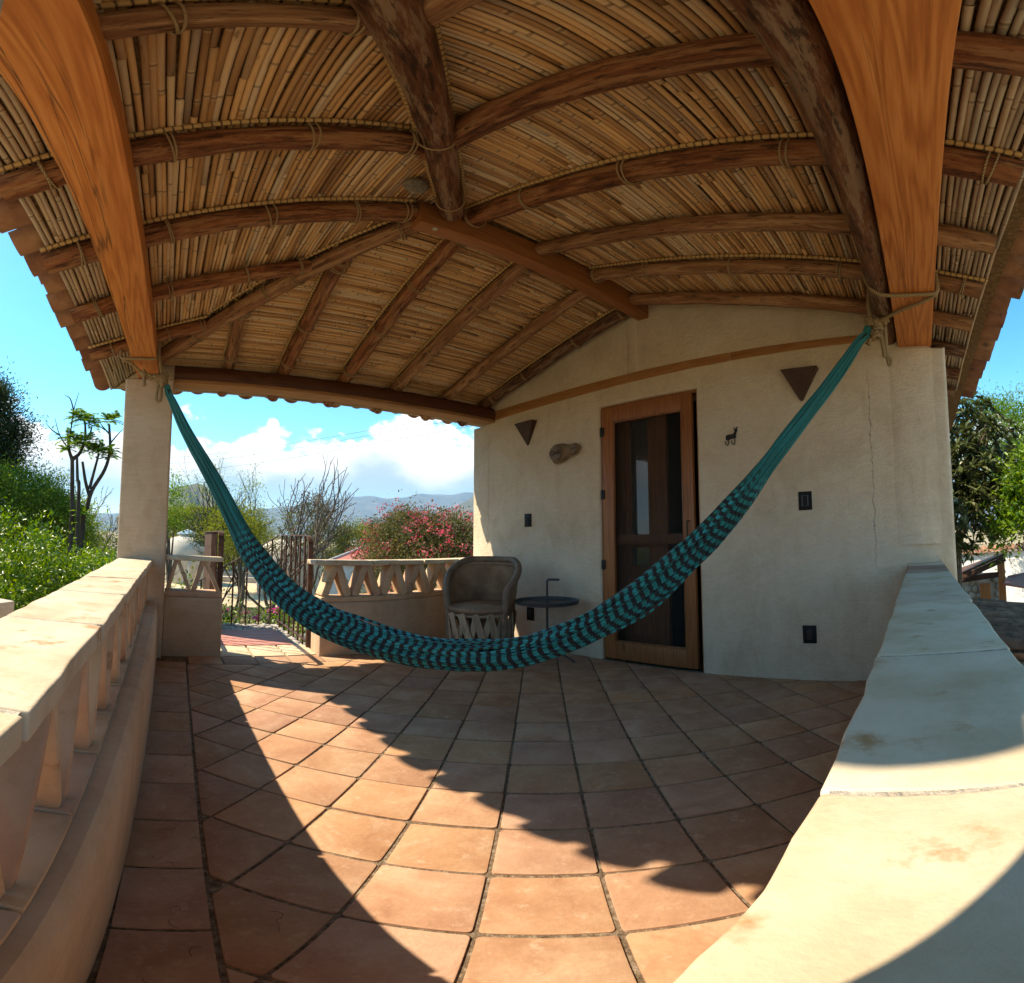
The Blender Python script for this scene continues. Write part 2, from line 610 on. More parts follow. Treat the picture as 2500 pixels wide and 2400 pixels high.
def cane_mat(name, tint=1.0):
    m, t, bs = new_mat(name)
    v, r = coords(t, 'UV', True)
    n1 = t.noise(t.scalev(v, (30, 4, 1)), 1.0, 6, .65)
    n2 = t.noise(t.scalev(v, (40, 9, 1)), 1.0, 5, .7)
    n3 = t.noise(t.scalev(v, (5, 1.1, 1)), 1.0, 3, .6)
    col = t.ramp(t.math('ADD', t.math('MULTIPLY', r, .60), t.math('MULTIPLY', n1, .40)),
                 [(.20, (.30, .15, .065)), (.38, (.50, .27, .115)), (.58, (.69, .405, .185)), (.80, (.64, .47, .30))])
    col = t.mix(t.math('MULTIPLY', t.smooth(n3, .48, .70), .6), col, (.38, .32, .255))
    col = t.mix(t.math('MULTIPLY', t.smooth(n2, .60, .72), .7), col, (.16, .085, .04))
    if tint < 1:
        col = t.mix(tint, col, t.ramp(n1, [(.3, (.22, .185, .15)), (.7, (.46, .41, .35))]))
    # node rings: every .24 m of the cane
    sp = t.node('ShaderNodeSeparateXYZ')
    tc = t.node('ShaderNodeTexCoord')
    t.put(sp.inputs[0], tc.outputs['UV'])
    k = t.math('ABSOLUTE', t.math('SUBTRACT', t.math('FRACT', t.math('DIVIDE', sp.outputs[1], .34)), .5))
    ring = t.smooth(k, .478, .49)
    pale = t.math('MULTIPLY', t.smooth(k, .452, .466), t.math('SUBTRACT', 1.0, ring))
    col = t.mix(t.math('MULTIPLY', pale, .35), col, (.60, .48, .32))
    col = t.mix(t.math('MULTIPLY', ring, .6), col, (.13, .08, .045))
    t.put(bs.inputs['Base Color'], col)
    bs.inputs['Roughness'].default_value = .55
    bs.inputs['Specular IOR Level'].default_value = .3
    t.put(bs.inputs['Normal'], t.bump(t.math('ADD', n1, n2), .25, .003))
    return m


M['cane'] = cane_mat('cane')
M['cane_grey'] = cane_mat('weathered_cane', .62)


def edging_mat():
    m, t, bs = new_mat('bound_cane')
    v, r = coords(t, 'UV', False)
    sp = t.node('ShaderNodeSeparateXYZ')
    t.put(sp.inputs[0], v)
    k = t.math('ABSOLUTE', t.math('SUBTRACT', t.math('FRACT', t.math('DIVIDE', sp.outputs[1], .030)), .5))
    ring = t.smooth(k, .36, .42)
    n1 = t.noise(t.scalev(v, (40, 8, 1)), 1.0, 4, .6)
    col = t.ramp(n1, [(.3, (.38, .22, .085)), (.5, (.50, .315, .13)), (.7, (.56, .385, .18))])
    col = t.mix(ring, col, (.11, .06, .03))
    t.put(bs.inputs['Base Color'], col)
    bs.inputs['Roughness'].default_value = .55
    return m


M['edging'] = edging_mat()
M['thatch'] = gmat('cane_fibre', [(.11, .06, .028), (.20, .115, .055), (.33, .21, .105)], scale=45, rough=.95, bump=1.0, bscale=140, bdist=.01, rand=False)
M['rope'] = None


def rope_mat(name, cols, freq):
    m, t, bs = new_mat(name)
    v, r = coords(t, 'UV', False)
    sp = t.node('ShaderNodeSeparateXYZ')
    t.put(sp.inputs[0], v)
    ph = t.math('ADD', t.math('MULTIPLY', sp.outputs[1], freq), t.math('MULTIPLY', sp.outputs[0], freq * .8))
    s = t.math('ABSOLUTE', t.math('SUBTRACT', t.math('FRACT', ph), .5))
    n = t.noise(t.scalev(v, (300, 120, 1)), 1.0, 3, .6)
    col = t.ramp(t.math('ADD', t.math('MULTIPLY', s, 1.2), t.math('MULTIPLY', n, .4)), [(.1, cols[0]), (.5, cols[1]), (.85, cols[2])])
    t.put(bs.inputs['Base Color'], col)
    bs.inputs['Roughness'].default_value = .9
    bs.inputs['Specular IOR Level'].default_value = .15
    t.put(bs.inputs['Normal'], t.bump(s, .9, .006))
    return m


M['rope'] = rope_mat('sisal_rope', ((.10, .065, .035), (.30, .21, .115), (.43, .32, .19)), 70)
M['twine'] = rope_mat('twine', ((.20, .12, .06), (.42, .28, .15), (.52, .37, .21)), 160)
M['roof_tile'] = gmat('barrel_tile', [(.19, .085, .05), (.27, .125, .075), (.34, .18, .11)], scale=9, rough=.88, bump=.5, bscale=60, rnd=.4, hue=.02,
                      spots=(.10, .06, .04), spot_scale=7, spot_cut=(.56, .70))
M['roof_tile_old'] = gmat('old_barrel_tile', [(.09, .042, .028), (.16, .08, .05), (.24, .13, .085)], scale=7, rough=.92, bump=.6, bscale=50, rnd=.5,
                          spots=(.05, .04, .03), spot_scale=9, spot_cut=(.52, .66))
M['litter'] = gmat('dry_litter', [(.06, .035, .02), (.15, .09, .05)], scale=60, rough=.95, bump=0)
M['iron'] = gmat('black_iron', [(.012, .012, .013), (.022, .022, .023)], scale=20, rough=.5, bump=.15, spec=.25)
M['plate_black'] = gmat('black_plastic', [(.010, .010, .011), (.014, .014, .015)], scale=20, rough=.5, bump=0, spec=.15)
M['black_face'] = gmat('black_satin', [(.016, .016, .017), (.022, .022, .023)], scale=20, rough=.28, bump=0, spec=.5)
M['rust'] = gmat('rusted_steel', [(.060, .030, .020), (.115, .055, .034), (.17, .085, .05)], scale=12, rough=.7, bump=.3, bscale=90, rnd=.1)
M['rust_dark'] = gmat('dark_rust_sheet', [(.040, .022, .015), (.065, .032, .020), (.09, .045, .028)], scale=9, rough=.62, bump=.25, bscale=80)
M['rail'] = gmat('brown_steel', [(.045, .024, .018), (.085, .045, .033), (.13, .075, .055)], scale=14, rough=.6, bump=.2, bscale=80)
M['leather'] = gmat('worn_leather', [(.15, .080, .042), (.245, .145, .082), (.34, .22, .135)], scale=7, rough=.6, bump=.5, bscale=45, spots=(.19, .15, .115), spot_scale=5, rand=False)
M['leather_rim'] = gmat('leather_rim', [(.10, .068, .046), (.175, .12, .08), (.25, .175, .12)], scale=9, rough=.6, bump=.4, bscale=60, rand=False)
M['cedar'] = wood('cedar_strip', (.24, .155, .095), (.36, .25, .16), (.47, .34, .23), 'Object', (14, 14, 3), rough=.75, bump=.35)
M['grey_metal'] = gmat('grey_powder_coat', [(.030, .034, .038), (.045, .050, .055)], scale=10, rough=.42, bump=.05, spec=.45)
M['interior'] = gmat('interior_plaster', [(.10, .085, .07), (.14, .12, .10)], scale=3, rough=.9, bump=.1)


def hammock_mat():
    m, t, bs = new_mat('hammock_yarn')
    tc = t.node('ShaderNodeTexCoord')
    sp = t.node('ShaderNodeSeparateXYZ')
    t.put(sp.inputs[0], tc.outputs['UV'])
    geo = t.node('ShaderNodeNewGeometry')
    r = geo.outputs['Random Per Island']
    # u = stripe phase, v = 0 in the plain end cords and 1 in the woven bed
    s = t.math('FRACT', t.math('ADD', sp.outputs[0], t.math('MULTIPLY', t.math('SUBTRACT', r, .5), .20)))
    stripe = t.smooth(t.math('ABSOLUTE', t.math('SUBTRACT', s, .5)), .235, .265)
    teal = t.ramp(r, [(.0, (.0, .075, .062)), (.35, (.001, .165, .135)), (.7, (.004, .23, .215)), (1.0, (.014, .29, .31))])
    blk = t.ramp(r, [(.0, (.006, .005, .005)), (1.0, (.016, .010, .008))])
    teal = t.hsv(teal, None, None, t.math('ADD', .66, t.math('MULTIPLY', sp.outputs[1], .34)))
    col = t.mix(t.math('MULTIPLY', stripe, sp.outputs[1]), teal, blk)
    t.put(bs.inputs['Base Color'], col)
    bs.inputs['Roughness'].default_value = .6
    bs.inputs['Specular IOR Level'].default_value = .3
    bs.inputs['Sheen Weight'].default_value = .15
    return m


M['hammock'] = hammock_mat()
M['cord_black'] = gmat('black_cord', [(.010, .010, .010), (.02, .018, .016)], scale=80, rough=.8, bump=.3)


def screen_mat():
    m, t, bs = new_mat('insect_screen')
    out = t.n['Material Output']
    tr = t.node('ShaderNodeBsdfTransparent')
    tr.inputs[0].default_value = (.86, .86, .86, 1)
    bs.inputs['Base Color'].default_value = (.028, .026, .024, 1)
    bs.inputs['Roughness'].default_value = .6
    mx = t.node('ShaderNodeMixShader')
    mx.inputs[0].default_value = .22
    t.l.new(tr.outputs[0], mx.inputs[1])
    t.l.new(bs.outputs[0], mx.inputs[2])
    t.l.new(mx.outputs[0], out.inputs[0])
    return m


M['screen'] = screen_mat()


def glass_mat(name, col, rough=.03):
    m, t, bs = new_mat(name)
    bs.inputs['Base Color'].default_value = (*col, 1)
    bs.inputs['Roughness'].default_value = rough
    bs.inputs['Specular IOR Level'].default_value = .5
    bs.inputs['IOR'].default_value = 1.9
    bs.inputs['Coat Weight'].default_value = 1.0
    bs.inputs['Coat Roughness'].default_value = .02
    bs.inputs['Coat IOR'].default_value = 2.2
    return m


M['pane'] = glass_mat('door_glass', (.10, .10, .085), .05)
M['skylight'] = glass_mat('skylight_glass', (.30, .42, .46), .2)


def leaf_mat(name, cols, trans=.3, rough=.45, hue=.0):
    m, t, bs = new_mat(name)
    out = t.n['Material Output']
    geo = t.node('ShaderNodeNewGeometry')
    r = geo.outputs['Random Per Island']
    tc = t.node('ShaderNodeTexCoord')
    n = t.noise(tc.outputs['Object'], 1.3, 3, .5)
    f = t.math('ADD', t.math('MULTIPLY', r, .6), t.math('MULTIPLY', n, .4))
    k = len(cols)
    col = t.ramp(f, [(.15 + .7 * i / max(1, k - 1), c) for i, c in enumerate(cols)])
    t.put(bs.inputs['Base Color'], col)
    bs.inputs['Roughness'].default_value = rough
    bs.inputs['Specular IOR Level'].default_value = .35
    tl = t.node('ShaderNodeBsdfTranslucent')
    t.put(tl.inputs[0], t.hsv(col, .485, 1.15, 1.5))
    mx = t.node('ShaderNodeMixShader')
    mx.inputs[0].default_value = trans
    t.l.new(bs.outputs[0], mx.inputs[1])
    t.l.new(tl.outputs[0], mx.inputs[2])
    t.l.new(mx.outputs[0], out.inputs[0])
    return m


M['leaf_hedge'] = leaf_mat('glossy_hedge_leaf', [(.025, .065, .006), (.065, .145, .010), (.15, .25, .018), (.25, .34, .03)], .36, .32)
M['leaf_feather'] = leaf_mat('feathery_leaf', [(.085, .135, .022), (.15, .21, .035), (.23, .29, .06)], .55, .8)
M['leaf_dark'] = leaf_mat('dark_leaf', [(.012, .024, .006), (.026, .045, .011), (.05, .075, .02)], .25, .5)
M['leaf_tuft'] = leaf_mat('tuft_leaf', [(.06, .12, .018), (.11, .20, .03), (.18, .29, .05)], .55, .5)
M['leaf_lime'] = leaf_mat('lime_leaf', [(.085, .12, .014), (.16, .19, .022), (.24, .26, .035)], .4, .5)
M['leaf_olive'] = leaf_mat('olive_leaf', [(.040, .048, .016), (.075, .080, .028), (.12, .115, .045)], .3, .6)
M['leaf_loquat'] = leaf_mat('long_leaf', [(.028, .040, .012), (.055, .072, .020), (.095, .11, .035), (.15, .15, .06)], .2, .35)
M['leaf_boug'] = leaf_mat('dull_leaf', [(.050, .062, .016), (.105, .105, .032), (.17, .145, .06)], .4, .7)
M['flower'] = leaf_mat('pink_bract', [(.42, .06, .07), (.56, .11, .12), (.58, .24, .20)], .4, .7)
M['flower_hot'] = leaf_mat('magenta_bract', [(.50, .03, .16), (.60, .07, .25)], .35, .6)
M['bark'] = gmat('bark', [(.05, .036, .026), (.11, .082, .06), (.17, .135, .10)], scale=14, rough=.95, bump=.8, bscale=60, stretch=(1, 1, .3))
M['bark_dark'] = gmat('bark_dark', [(.030, .022, .016), (.055, .04, .03), (.09, .068, .05)], scale=14, rough=.95, bump=.8, bscale=60, stretch=(1, 1, .3))
M['twig'] = gmat('twig', [(.10, .07, .05), (.17, .125, .095)], scale=10, rough=.95, bump=0)
M['cactus'] = gmat('cactus_skin', [(.06, .11, .06), (.10, .15, .08)], scale=8, rough=.7, bump=.2)


def ground_mat():
    m, t, bs = new_mat('dry_ground')
    v, r = coords(t, 'Object', False)
    n1 = t.noise(v, .012, 6, .6)
    n2 = t.noise(v, .22, 6, .65)
    n3 = t.noise(v, 3.0, 5, .6)
    col = t.ramp(n1, [(.35, (.22, .175, .09)), (.5, (.31, .245, .14)), (.65, (.38, .30, .19))])
    col = t.mix(t.math('MULTIPLY', t.smooth(n2, .52, .66), .6), col, (.09, .11, .035))
    col = t.hsv(col, None, None, t.math('ADD', .75, t.math('MULTIPLY', n3, .5)))
    t.put(bs.inputs['Base Color'], col)
    bs.inputs['Roughness'].default_value = 1
    t.put(bs.inputs['Normal'], t.bump(n3, .4, .05))
    return m


M['ground'] = ground_mat()
M['hill'] = gmat('dry_hillside', [(.05, .055, .035), (.09, .085, .055), (.19, .145, .10)], scale=.006, rough=1, bump=0, rand=False, spots=(.06, .07, .04), spot_scale=.02, spot_cut=(.5, .62))
M['sand'] = gmat('sand_terrace', [(.42, .31, .18), (.52, .40, .25), (.58, .47, .31)], scale=1.2, rough=.95, bump=.3, bscale=12, rand=False)
M['dome'] = plaster('dome_plaster', [(.42, .35, .27), (.52, .45, .36), (.58, .51, .42)], bump=.15)
M['white'] = plaster('lime_wash', [(.55, .53, .49), (.68, .66, .62), (.74, .72, .69)], bump=.2, stain=(.45, .42, .38))
M['red_roof'] = gmat('red_roof_paint', [(.32, .095, .07), (.40, .13, .095), (.46, .18, .13)], scale=1.5, rough=.75, bump=.15, bscale=20)
M['red_board'] = gmat('red_deck_board', [(.42, .17, .13), (.50, .215, .165), (.56, .27, .215)], scale=3, rough=.7, bump=.3, bscale=40, stretch=(.4, 4, 4), rnd=.14)
M['cobble'] = gmat('cobble', [(.28, .25, .22), (.40, .36, .32), (.50, .46, .41)], scale=7, rough=.9, bump=.4, bscale=60, rnd=.5)
M['stone'] = gmat('fieldstone', [(.30, .25, .18), (.42, .36, .27), (.52, .46, .37)], scale=5, rough=.9, bump=.5, bscale=40, rnd=.4)
M['shed_door'] = wood('plank_door', (.27, .095, .03), (.38, .15, .05), (.46, .21, .08), 'Object', (20, 20, 2), rough=.6, bump=.3)
M['driftwood'] = wood('driftwood', (.13, .080, .045), (.22, .145, .085), (.33, .235, .15), 'Object', (7, 22, 22), rough=.7, bump=.6, peel=(.26, .15, .07))
M['cutface'] = gmat('cut_wood_face', [(.13, .095, .07), (.18, .135, .105), (.23, .18, .14)], scale=22, rough=.75, bump=.4, bscale=50)
M['carve'] = gmat('burnt_carving', [(.022, .016, .012), (.035, .025, .018)], scale=30, rough=.8, bump=0)
M['comb'] = gmat('paper_comb', [(.14, .115, .085), (.26, .22, .165), (.36, .315, .25)], scale=60, rough=.95, bump=.9, bscale=110, bdist=.01)
M['wire'] = gmat('cable', [(.05, .06, .065), (.07, .08, .085)], scale=5, rough=.7, bump=0)
M['blue'] = gmat('blue_paint', [(.015, .035, .20), (.025, .05, .27)], scale=5, rough=.5, bump=.05)
M['bolt'] = gmat('zinc_bolt', [(.35, .36, .33), (.45, .46, .42)], scale=30, rough=.35, bump=.1)

# ================================================================== floor
FLOOR_X0, WALL_X, BACK_Y = -.055, 3.11, 3.83


def clip(poly, nx, ny, c):
    """keep the side nx*x + ny*y <= c"""
    out = []
    for i in range(len(poly)):
        p, q = poly[i], poly[(i + 1) % len(poly)]
        dp, dq = nx * p[0] + ny * p[1] - c, nx * q[0] + ny * q[1] - c
        if dp <= 0:
            out.append(p)
        if dp * dq < 0:
            k = dp / (dp - dq)
            out.append((p[0] + (q[0] - p[0]) * k, p[1] + (q[1] - p[1]) * k))
    return out


def area(poly):
    return .5 * sum(poly[i][0] * poly[(i + 1) % len(poly)][1] - poly[(i + 1) % len(poly)][0] * poly[i][1] for i in range(len(poly)))


floor = struct(MB().box(-.36, WALL_X + .05, -.20, 3.83, -.30, -.006).build('floor', M['grout']))
U, V = Vector((.18869, -.18462, 0)), Vector((.18462, .18869, 0))
ORG = Vector((.56133, .74612, 0))
RU = Matrix.Rotation(math.atan2(U.y, U.x), 3, 'Z')
hs = .264 / 2 - .0043


def round_poly(h, r, k=3, wob=.0):
    p = []
    for cx, cy_, a0 in ((1, 1, 0), (-1, 1, 90), (-1, -1, 180), (1, -1, 270)):
        for i in range(k + 1):
            a = R(a0 + 90 * i / k)
            p.append((cx * (h - r) + r * math.cos(a) + rng.uniform(-wob, wob), cy_ * (h - r) + r * math.sin(a) + rng.uniform(-wob, wob)))
    return p


tile_meshes = []
for i in range(8):
    hh = hs - rng.uniform(0, .0025)
    tile_meshes.append(MB().prism(round_poly(hh, .012, 3, .0012), -.022, 0).mesh('tile', M['tile'], bevel=.0035, segs=2, smooth='auto'))
BX = lambda y: .112 + .024 * y              # inner edge of the border row along the left parapet
for iu in range(-14, 16):
    for iv in range(-10, 22):
        c = ORG + U * (iu + .5) + V * (iv + .5)
        sq = [c - (U + V) * .48, c + (U - V) * .48, c + (U + V) * .48, c - (U - V) * .48]
        pl = [(q.x, q.y) for q in sq]
        full = area(pl)
        bx = BX(c.y)
        pl = clip(pl, -1, .024, -.112 - .006)
        for (nx, ny, cc) in ((1, 0, WALL_X - .004), (0, 1, 3.59 - .006), (0, -1, -.10)):
            if pl:
                pl = clip(pl, nx, ny, cc)
        if not pl or len(pl) < 3:
            continue
        a = area(pl)
        if a < .0016:
            continue
        dz = rng.uniform(-.0025, .0015)
        if a > full * .995:
            place('tile', tile_meshes[rng.randrange(8)], (c.x, c.y, dz), RU @ Matrix.Rotation(R(90 * rng.randrange(4) + rng.uniform(-.5, .5)), 3, 'Z'), floor)
        else:
            mx, my = sum(q[0] for q in pl) / len(pl), sum(q[1] for q in pl) / len(pl)
            me = MB().prism([(q[0] - mx, q[1] - my) for q in pl], -.022, 0).mesh('tile', M['tile'], bevel=.0035, segs=2, smooth='auto')
            place('tile', me, (mx, my, dz), None, floor)
ys = [.10] + [.374 + .2725 * k for k in range(13)]
for y0, y1 in zip(ys[:-1], ys[1:]):
    y1 = min(y1, 3.822)
    x0, g = FLOOR_X0, .006
    pl = [(x0, y0 + g), (BX(y0) - g, y0 + g), (BX(y1) - g, y1 - g), (x0, y1 - g)]
    mx, my = sum(q[0] for q in pl) / 4, sum(q[1] for q in pl) / 4
    me = MB().prism([(q[0] - mx, q[1] - my) for q in pl], -.022, 0).mesh('tile', M['tile'], bevel=.0035, segs=2, smooth='auto')
    place('tile', me, (mx, my, rng.uniform(-.002, .001)), None, floor)
xs = [.212 + .2655 * k for k in range(12)]
for x0, x1 in zip(xs[:-1], xs[1:]):
    pl = [(x0 + .006, 3.598), (min(x1, 3.10) - .006, 3.598), (min(x1, 3.10) - .006, 3.822), (x0 + .006, 3.822)]
    mx, my = sum(q[0] for q in pl) / 4, sum(q[1] for q in pl) / 4
    me = MB().prism([(q[0] - mx, q[1] - my) for q in pl], -.022, 0).mesh('tile', M['tile'], bevel=.0035, segs=2, smooth='auto')
    place('tile', me, (mx, my, rng.uniform(-.002, .001)), None, floor)

lit = MB()
for k in range(16):
    x, y = rng.uniform(-.02, .30), rng.uniform(.65, 1.9)
    a, L = rng.uniform(0, 6.28), rng.uniform(.012, .05)
    pts = []
    for q in range(5):
        t_ = q / 4
        pts.append((x + L * t_ * math.cos(a + 1.6 * t_), y + L * t_ * math.sin(a + 1.6 * t_), .004 + .004 * math.sin(3 * t_)))
    lit.tube(pts, .0007, 4)
debris = lit.build('dry_stalk_litter', M['litter'])
debris['kind'] = 'stuff'

# ------------------------------------------------------------------ bridge to the stairs: threshold tiles, red boards, cobbled rim
path = struct(MB().box(.46, 1.31, 3.832, 5.45, -.34, -.03).build('path', M['mortar']))
for i in range(3):
    x0 = .475 + i * .275
    MB().box(x0 + .006, x0 + .262, 3.85, 4.235, -.029, .0).build('tile', M['tile_pale'], path, bevel=.006, smooth='auto')
for i in range(5):
    y0 = 4.262 + i * .15
    MB().box(.50, 1.19, y0 + .005, y0 + .145, -.029, -.002).build('plank', M['red_board'], path, bevel=.004, smooth='auto')
cobble_meshes = []
for i in range(5):
    bm = bmesh.new()
    bmesh.ops.create_icosphere(bm, subdivisions=2, radius=1)
    for v in bm.verts:
        v.co *= 1 + rng.uniform(-.12, .12)
        v.co.z *= .6
    me = bpy.data.meshes.new('cobblestone')
    bm.to_mesh(me)
    bm.free()
    me.materials.append(M['cobble'])
    me.polygons.foreach_set('use_smooth', [True] * len(me.polygons))
    cobble_meshes.append(me)
for k in range(150):
    if k < 100:
        x, y = rng.uniform(.50, 1.29), rng.uniform(5.03, 5.42)
    else:
        x, y = rng.uniform(1.205, 1.30), rng.uniform(4.27, 5.05)
    s = rng.uniform(.018, .034)
    place('cobblestone', rng.choice(cobble_meshes), (x, y, -.026), Matrix.Rotation(rng.uniform(0, 6.3), 3, 'Z'), path, (s * 1.2, s, s))

# ================================================================== house wall
house = thing('plastered_house', 'cream plastered house wall with timber lintel and gabled top facing the terrace', 'house', (3.3, 2.0, 0))
DY0, DY1, DZ = 1.557, 2.453, 2.118
zn = lambda y: 2.43 + .26 * (y - .15)
zf = lambda y: 2.43 + .26 * (3.85 - y)
zh = lambda x: 2.42 + .35 * (x + .15)
WY0, WY1 = -.21, 4.205


def wall_mesh():
    """front wall with a door opening, its depth and rounded edges"""
    bm = bmesh.new()
    th = .32
    ysx = [WY0, -.12, .14, .60, 1.1, DY0, 2.0, DY1, 2.9, 3.4, 3.90, 4.0, WY1]
    top = lambda y: (2.232 if y < -.1 or y > 3.92 else min(zn(y), zf(y)) + .062)
    vmap = {}

    def vt(y, z, x):
        k = (round(y, 4), round(z, 4), x)
        if k not in vmap:
            vmap[k] = bm.verts.new((WALL_X + x, y, z))
        return vmap[k]
    for i in range(len(ysx) - 1):
        a, b = ysx[i], ysx[i + 1]
        zs = [-.30, DZ] if not (a >= DY0 - 1e-6 and b <= DY1 + 1e-6) else []
        za = [-.30, DZ, None]
        for x in (0, th):
            rows = []
            if zs:
                rows.append((-.30, -.30, DZ, DZ))
            rows.append((DZ, DZ, top(b), top(a)))
            for (z0, z1, z2, z3) in rows:
                q = [vt(a, z0, x), vt(b, z1, x), vt(b, z2, x), vt(a, z3, x)]
                if x == 0:
                    q.reverse()
                bm.faces.new(q)
        bm.faces.new([vt(a, top(a), 0), vt(b, top(b), 0), vt(b, top(b), th), vt(a, top(a), th)])
    for y in (WY0, WY1):
        for z0, z1 in ((-.30, DZ), (DZ, top(y))):
            q = [vt(y, z0, 0), vt(y, z0, th), vt(y, z1, th), vt(y, z1, 0)]
            bm.faces.new(q)
    for y in (DY0, DY1):
        bm.faces.new([vt(y, -.30, 0), vt(y, -.30, th), vt(y, DZ, th), vt(y, DZ, 0)])
    for a, b in ((DY0, 2.0), (2.0, DY1)):
        bm.faces.new([vt(a, DZ, 0), vt(b, DZ, 0), vt(b, DZ, th), vt(a, DZ, th)])
    bmesh.ops.recalc_face_normals(bm, faces=bm.faces)
    bm.edges.ensure_lookup_table()
    eds = []
    for e in bm.edges:
        if len(e.link_faces) != 2:
            continue
        p, q = e.verts[0].co, e.verts[1].co
        if abs(p.x - WALL_X) < 1e-4 and abs(q.x - WALL_X) < 1e-4 and e.calc_face_angle(0) > .6:
            eds.append(e)
    bmesh.ops.bevel(bm, geom=eds, offset=.028, segments=4, profile=.5, affect='EDGES', clamp_overlap=True)
    me = bpy.data.meshes.new('wall')
    bm.to_mesh(me)
    bm.free()
    me.materials.append(M['wall'])
    me.polygons.foreach_set('use_smooth', [True] * len(me.polygons))
    me.set_sharp_from_angle(angle=R(35))
    return me


link('wall', wall_mesh(), house)
# shallow plastered post line in the gable and at the right hand corner
for yy, z0, z1, w in ((2.11, 2.355, 2.86, .055), (.02, .9, 2.22, .15)):
    pr = [(-w, 0), (-w * .72, -.011), (-w * .3, -.016), (w * .3, -.016), (w * .72, -.011), (w, 0)]
    v = [(WALL_X + .002 + x, yy + y, z) for z in (z0, z1) for y, x in pr]
    k = len(pr)
    MB().add(v, [(i + 1, i, k + i, k + i + 1) for i in range(k - 1)]).build('plaster_post', M['wall'], house, smooth=True)
# house body behind
hb = MB()
hb.box(3.43, 6.5, WY0, WY0 + .28, -2.75, 2.36)
hb.box(3.43, 6.5, WY1 - .28, WY1, -2.75, 2.36)
hb.box(6.22, 6.5, WY0 + .28, WY1 - .28, -2.75, 2.9)
hb.build('side_wall', M['wall'], house)
MB().box(-.38, 3.43, -.24, 4.19, -2.75, -.305).build('lower_wall', M['parapet'], house)
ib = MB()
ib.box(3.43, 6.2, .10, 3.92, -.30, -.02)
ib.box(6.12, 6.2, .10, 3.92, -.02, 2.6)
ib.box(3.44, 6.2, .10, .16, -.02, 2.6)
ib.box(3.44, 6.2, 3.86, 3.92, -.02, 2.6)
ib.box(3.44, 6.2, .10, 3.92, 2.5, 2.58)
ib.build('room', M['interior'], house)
# lintel boards, let into the plaster a few millimetres proud
lz = lambda y: 2.254 + (3.85 - y) * .0125
for y0, y1 in ((.24, 1.268), (1.274, 3.87)):
    v = []
    for y in (y0, y1):
        for x, z in ((-.008, lz(y)), (.05, lz(y)), (.05, 2.352), (-.008, 2.352)):
            v.append((WALL_X + x, y, z))
    MB().add(v, [(0, 1, 2, 3), (7, 6, 5, 4), (0, 4, 5, 1), (1, 5, 6, 2), (2, 6, 7, 3), (3, 7, 4, 0)]).build('lintel_board', M['lintel'], house, bevel=.004, smooth='auto')

# ------------------------------------------------------------------ doors
jamb = MB()
jamb.box(3.135, 3.215, 2.434, 2.452, 0, 2.095)
jamb.box(3.16, 3.24, 1.559, 1.577, 0, 2.095)
jamb.box(3.135, 3.215, 1.559, 2.452, 2.095, 2.116)
jamb.build('door_frame', M['door'], house, bevel=.003, smooth='auto')
sd = link('screen_door', MB().box(3.117, 3.157, 2.325, 2.430, .018, 2.092).mesh('stile', M['door'], bevel=.003, smooth='auto'), house)
sd['label'] = 'wooden screen door with dark mesh and black hinges'
MB().box(3.117, 3.157, 1.598, 1.680, .018, 2.092).build('stile', M['door'], sd, bevel=.003, smooth='auto')
MB().box(3.1175, 3.1565, 1.681, 2.324, 1.972, 2.092).build('rail', M['door'], sd, bevel=.003, smooth='auto')
MB().box(3.1175, 3.1565, 1.681, 2.324, .018, .162).build('rail', M['door'], sd, bevel=.003, smooth='auto')
MB().box(3.143, 3.162, 1.681, 2.324, .958, 1.036).build('rail', M['door'], sd, bevel=.003, smooth='auto')
fr = MB()
for (y0, y1, z0, z1) in ((1.682, 1.694, .164, 1.970), (2.311, 2.323, .164, 1.970), (1.694, 2.311, 1.958, 1.970), (1.694, 2.311, .164, .176)):
    fr.box(3.119, 3.136, y0, y1, z0, z1)
fr.build('screen_bead', M['door'], sd, bevel=.002, smooth='auto')
MB().box(3.1385, 3.1405, 1.683, 2.322, .165, 1.969).build('screen', M['screen'], sd)
for z in (1.896, 1.369, .795, .256):
    h = MB()
    h.box(3.108, 3.1155, 2.408, 2.448, z - .036, z + .036)
    h.tube([(3.110, 2.432, z - .042), (3.110, 2.432, z + .042)], .008, 8)
    h.build('hinge', M['iron'], sd, bevel=.002, smooth='auto')
h = MB()
h.tube([(3.116, 1.640, 1.012), (3.086, 1.640, 1.012), (3.086, 1.640, 1.125), (3.116, 1.640, 1.125)], .0055, 8)
h.lathe([(.014, 0), (.014, .005)], 10, (3.106, 1.640, 1.010))
h.lathe([(.014, 0), (.014, .005)], 10, (3.106, 1.640, 1.122))
h.build('handle', M['iron'], sd, smooth='auto')
idr = link('inner_door', MB().box(3.262, 3.302, 1.905, 2.045, .01, 2.09).mesh('stile', M['door_in'], bevel=.003, smooth='auto'), house)
MB().box(3.262, 3.302, 2.30, 2.43, .01, 2.09).build('stile', M['door_in'], idr, bevel=.003, smooth='auto')
for z0, z1 in ((1.985, 2.09), (.93, 1.03), (.68, .78), (.01, .20)):
    MB().box(3.2625, 3.3015, 2.046, 2.299, z0, z1).build('rail', M['door_in'], idr, bevel=.003, smooth='auto')
MB().box(3.276, 3.290, 2.046, 2.299, .20, .68).build('panel', M['door_in'], idr)
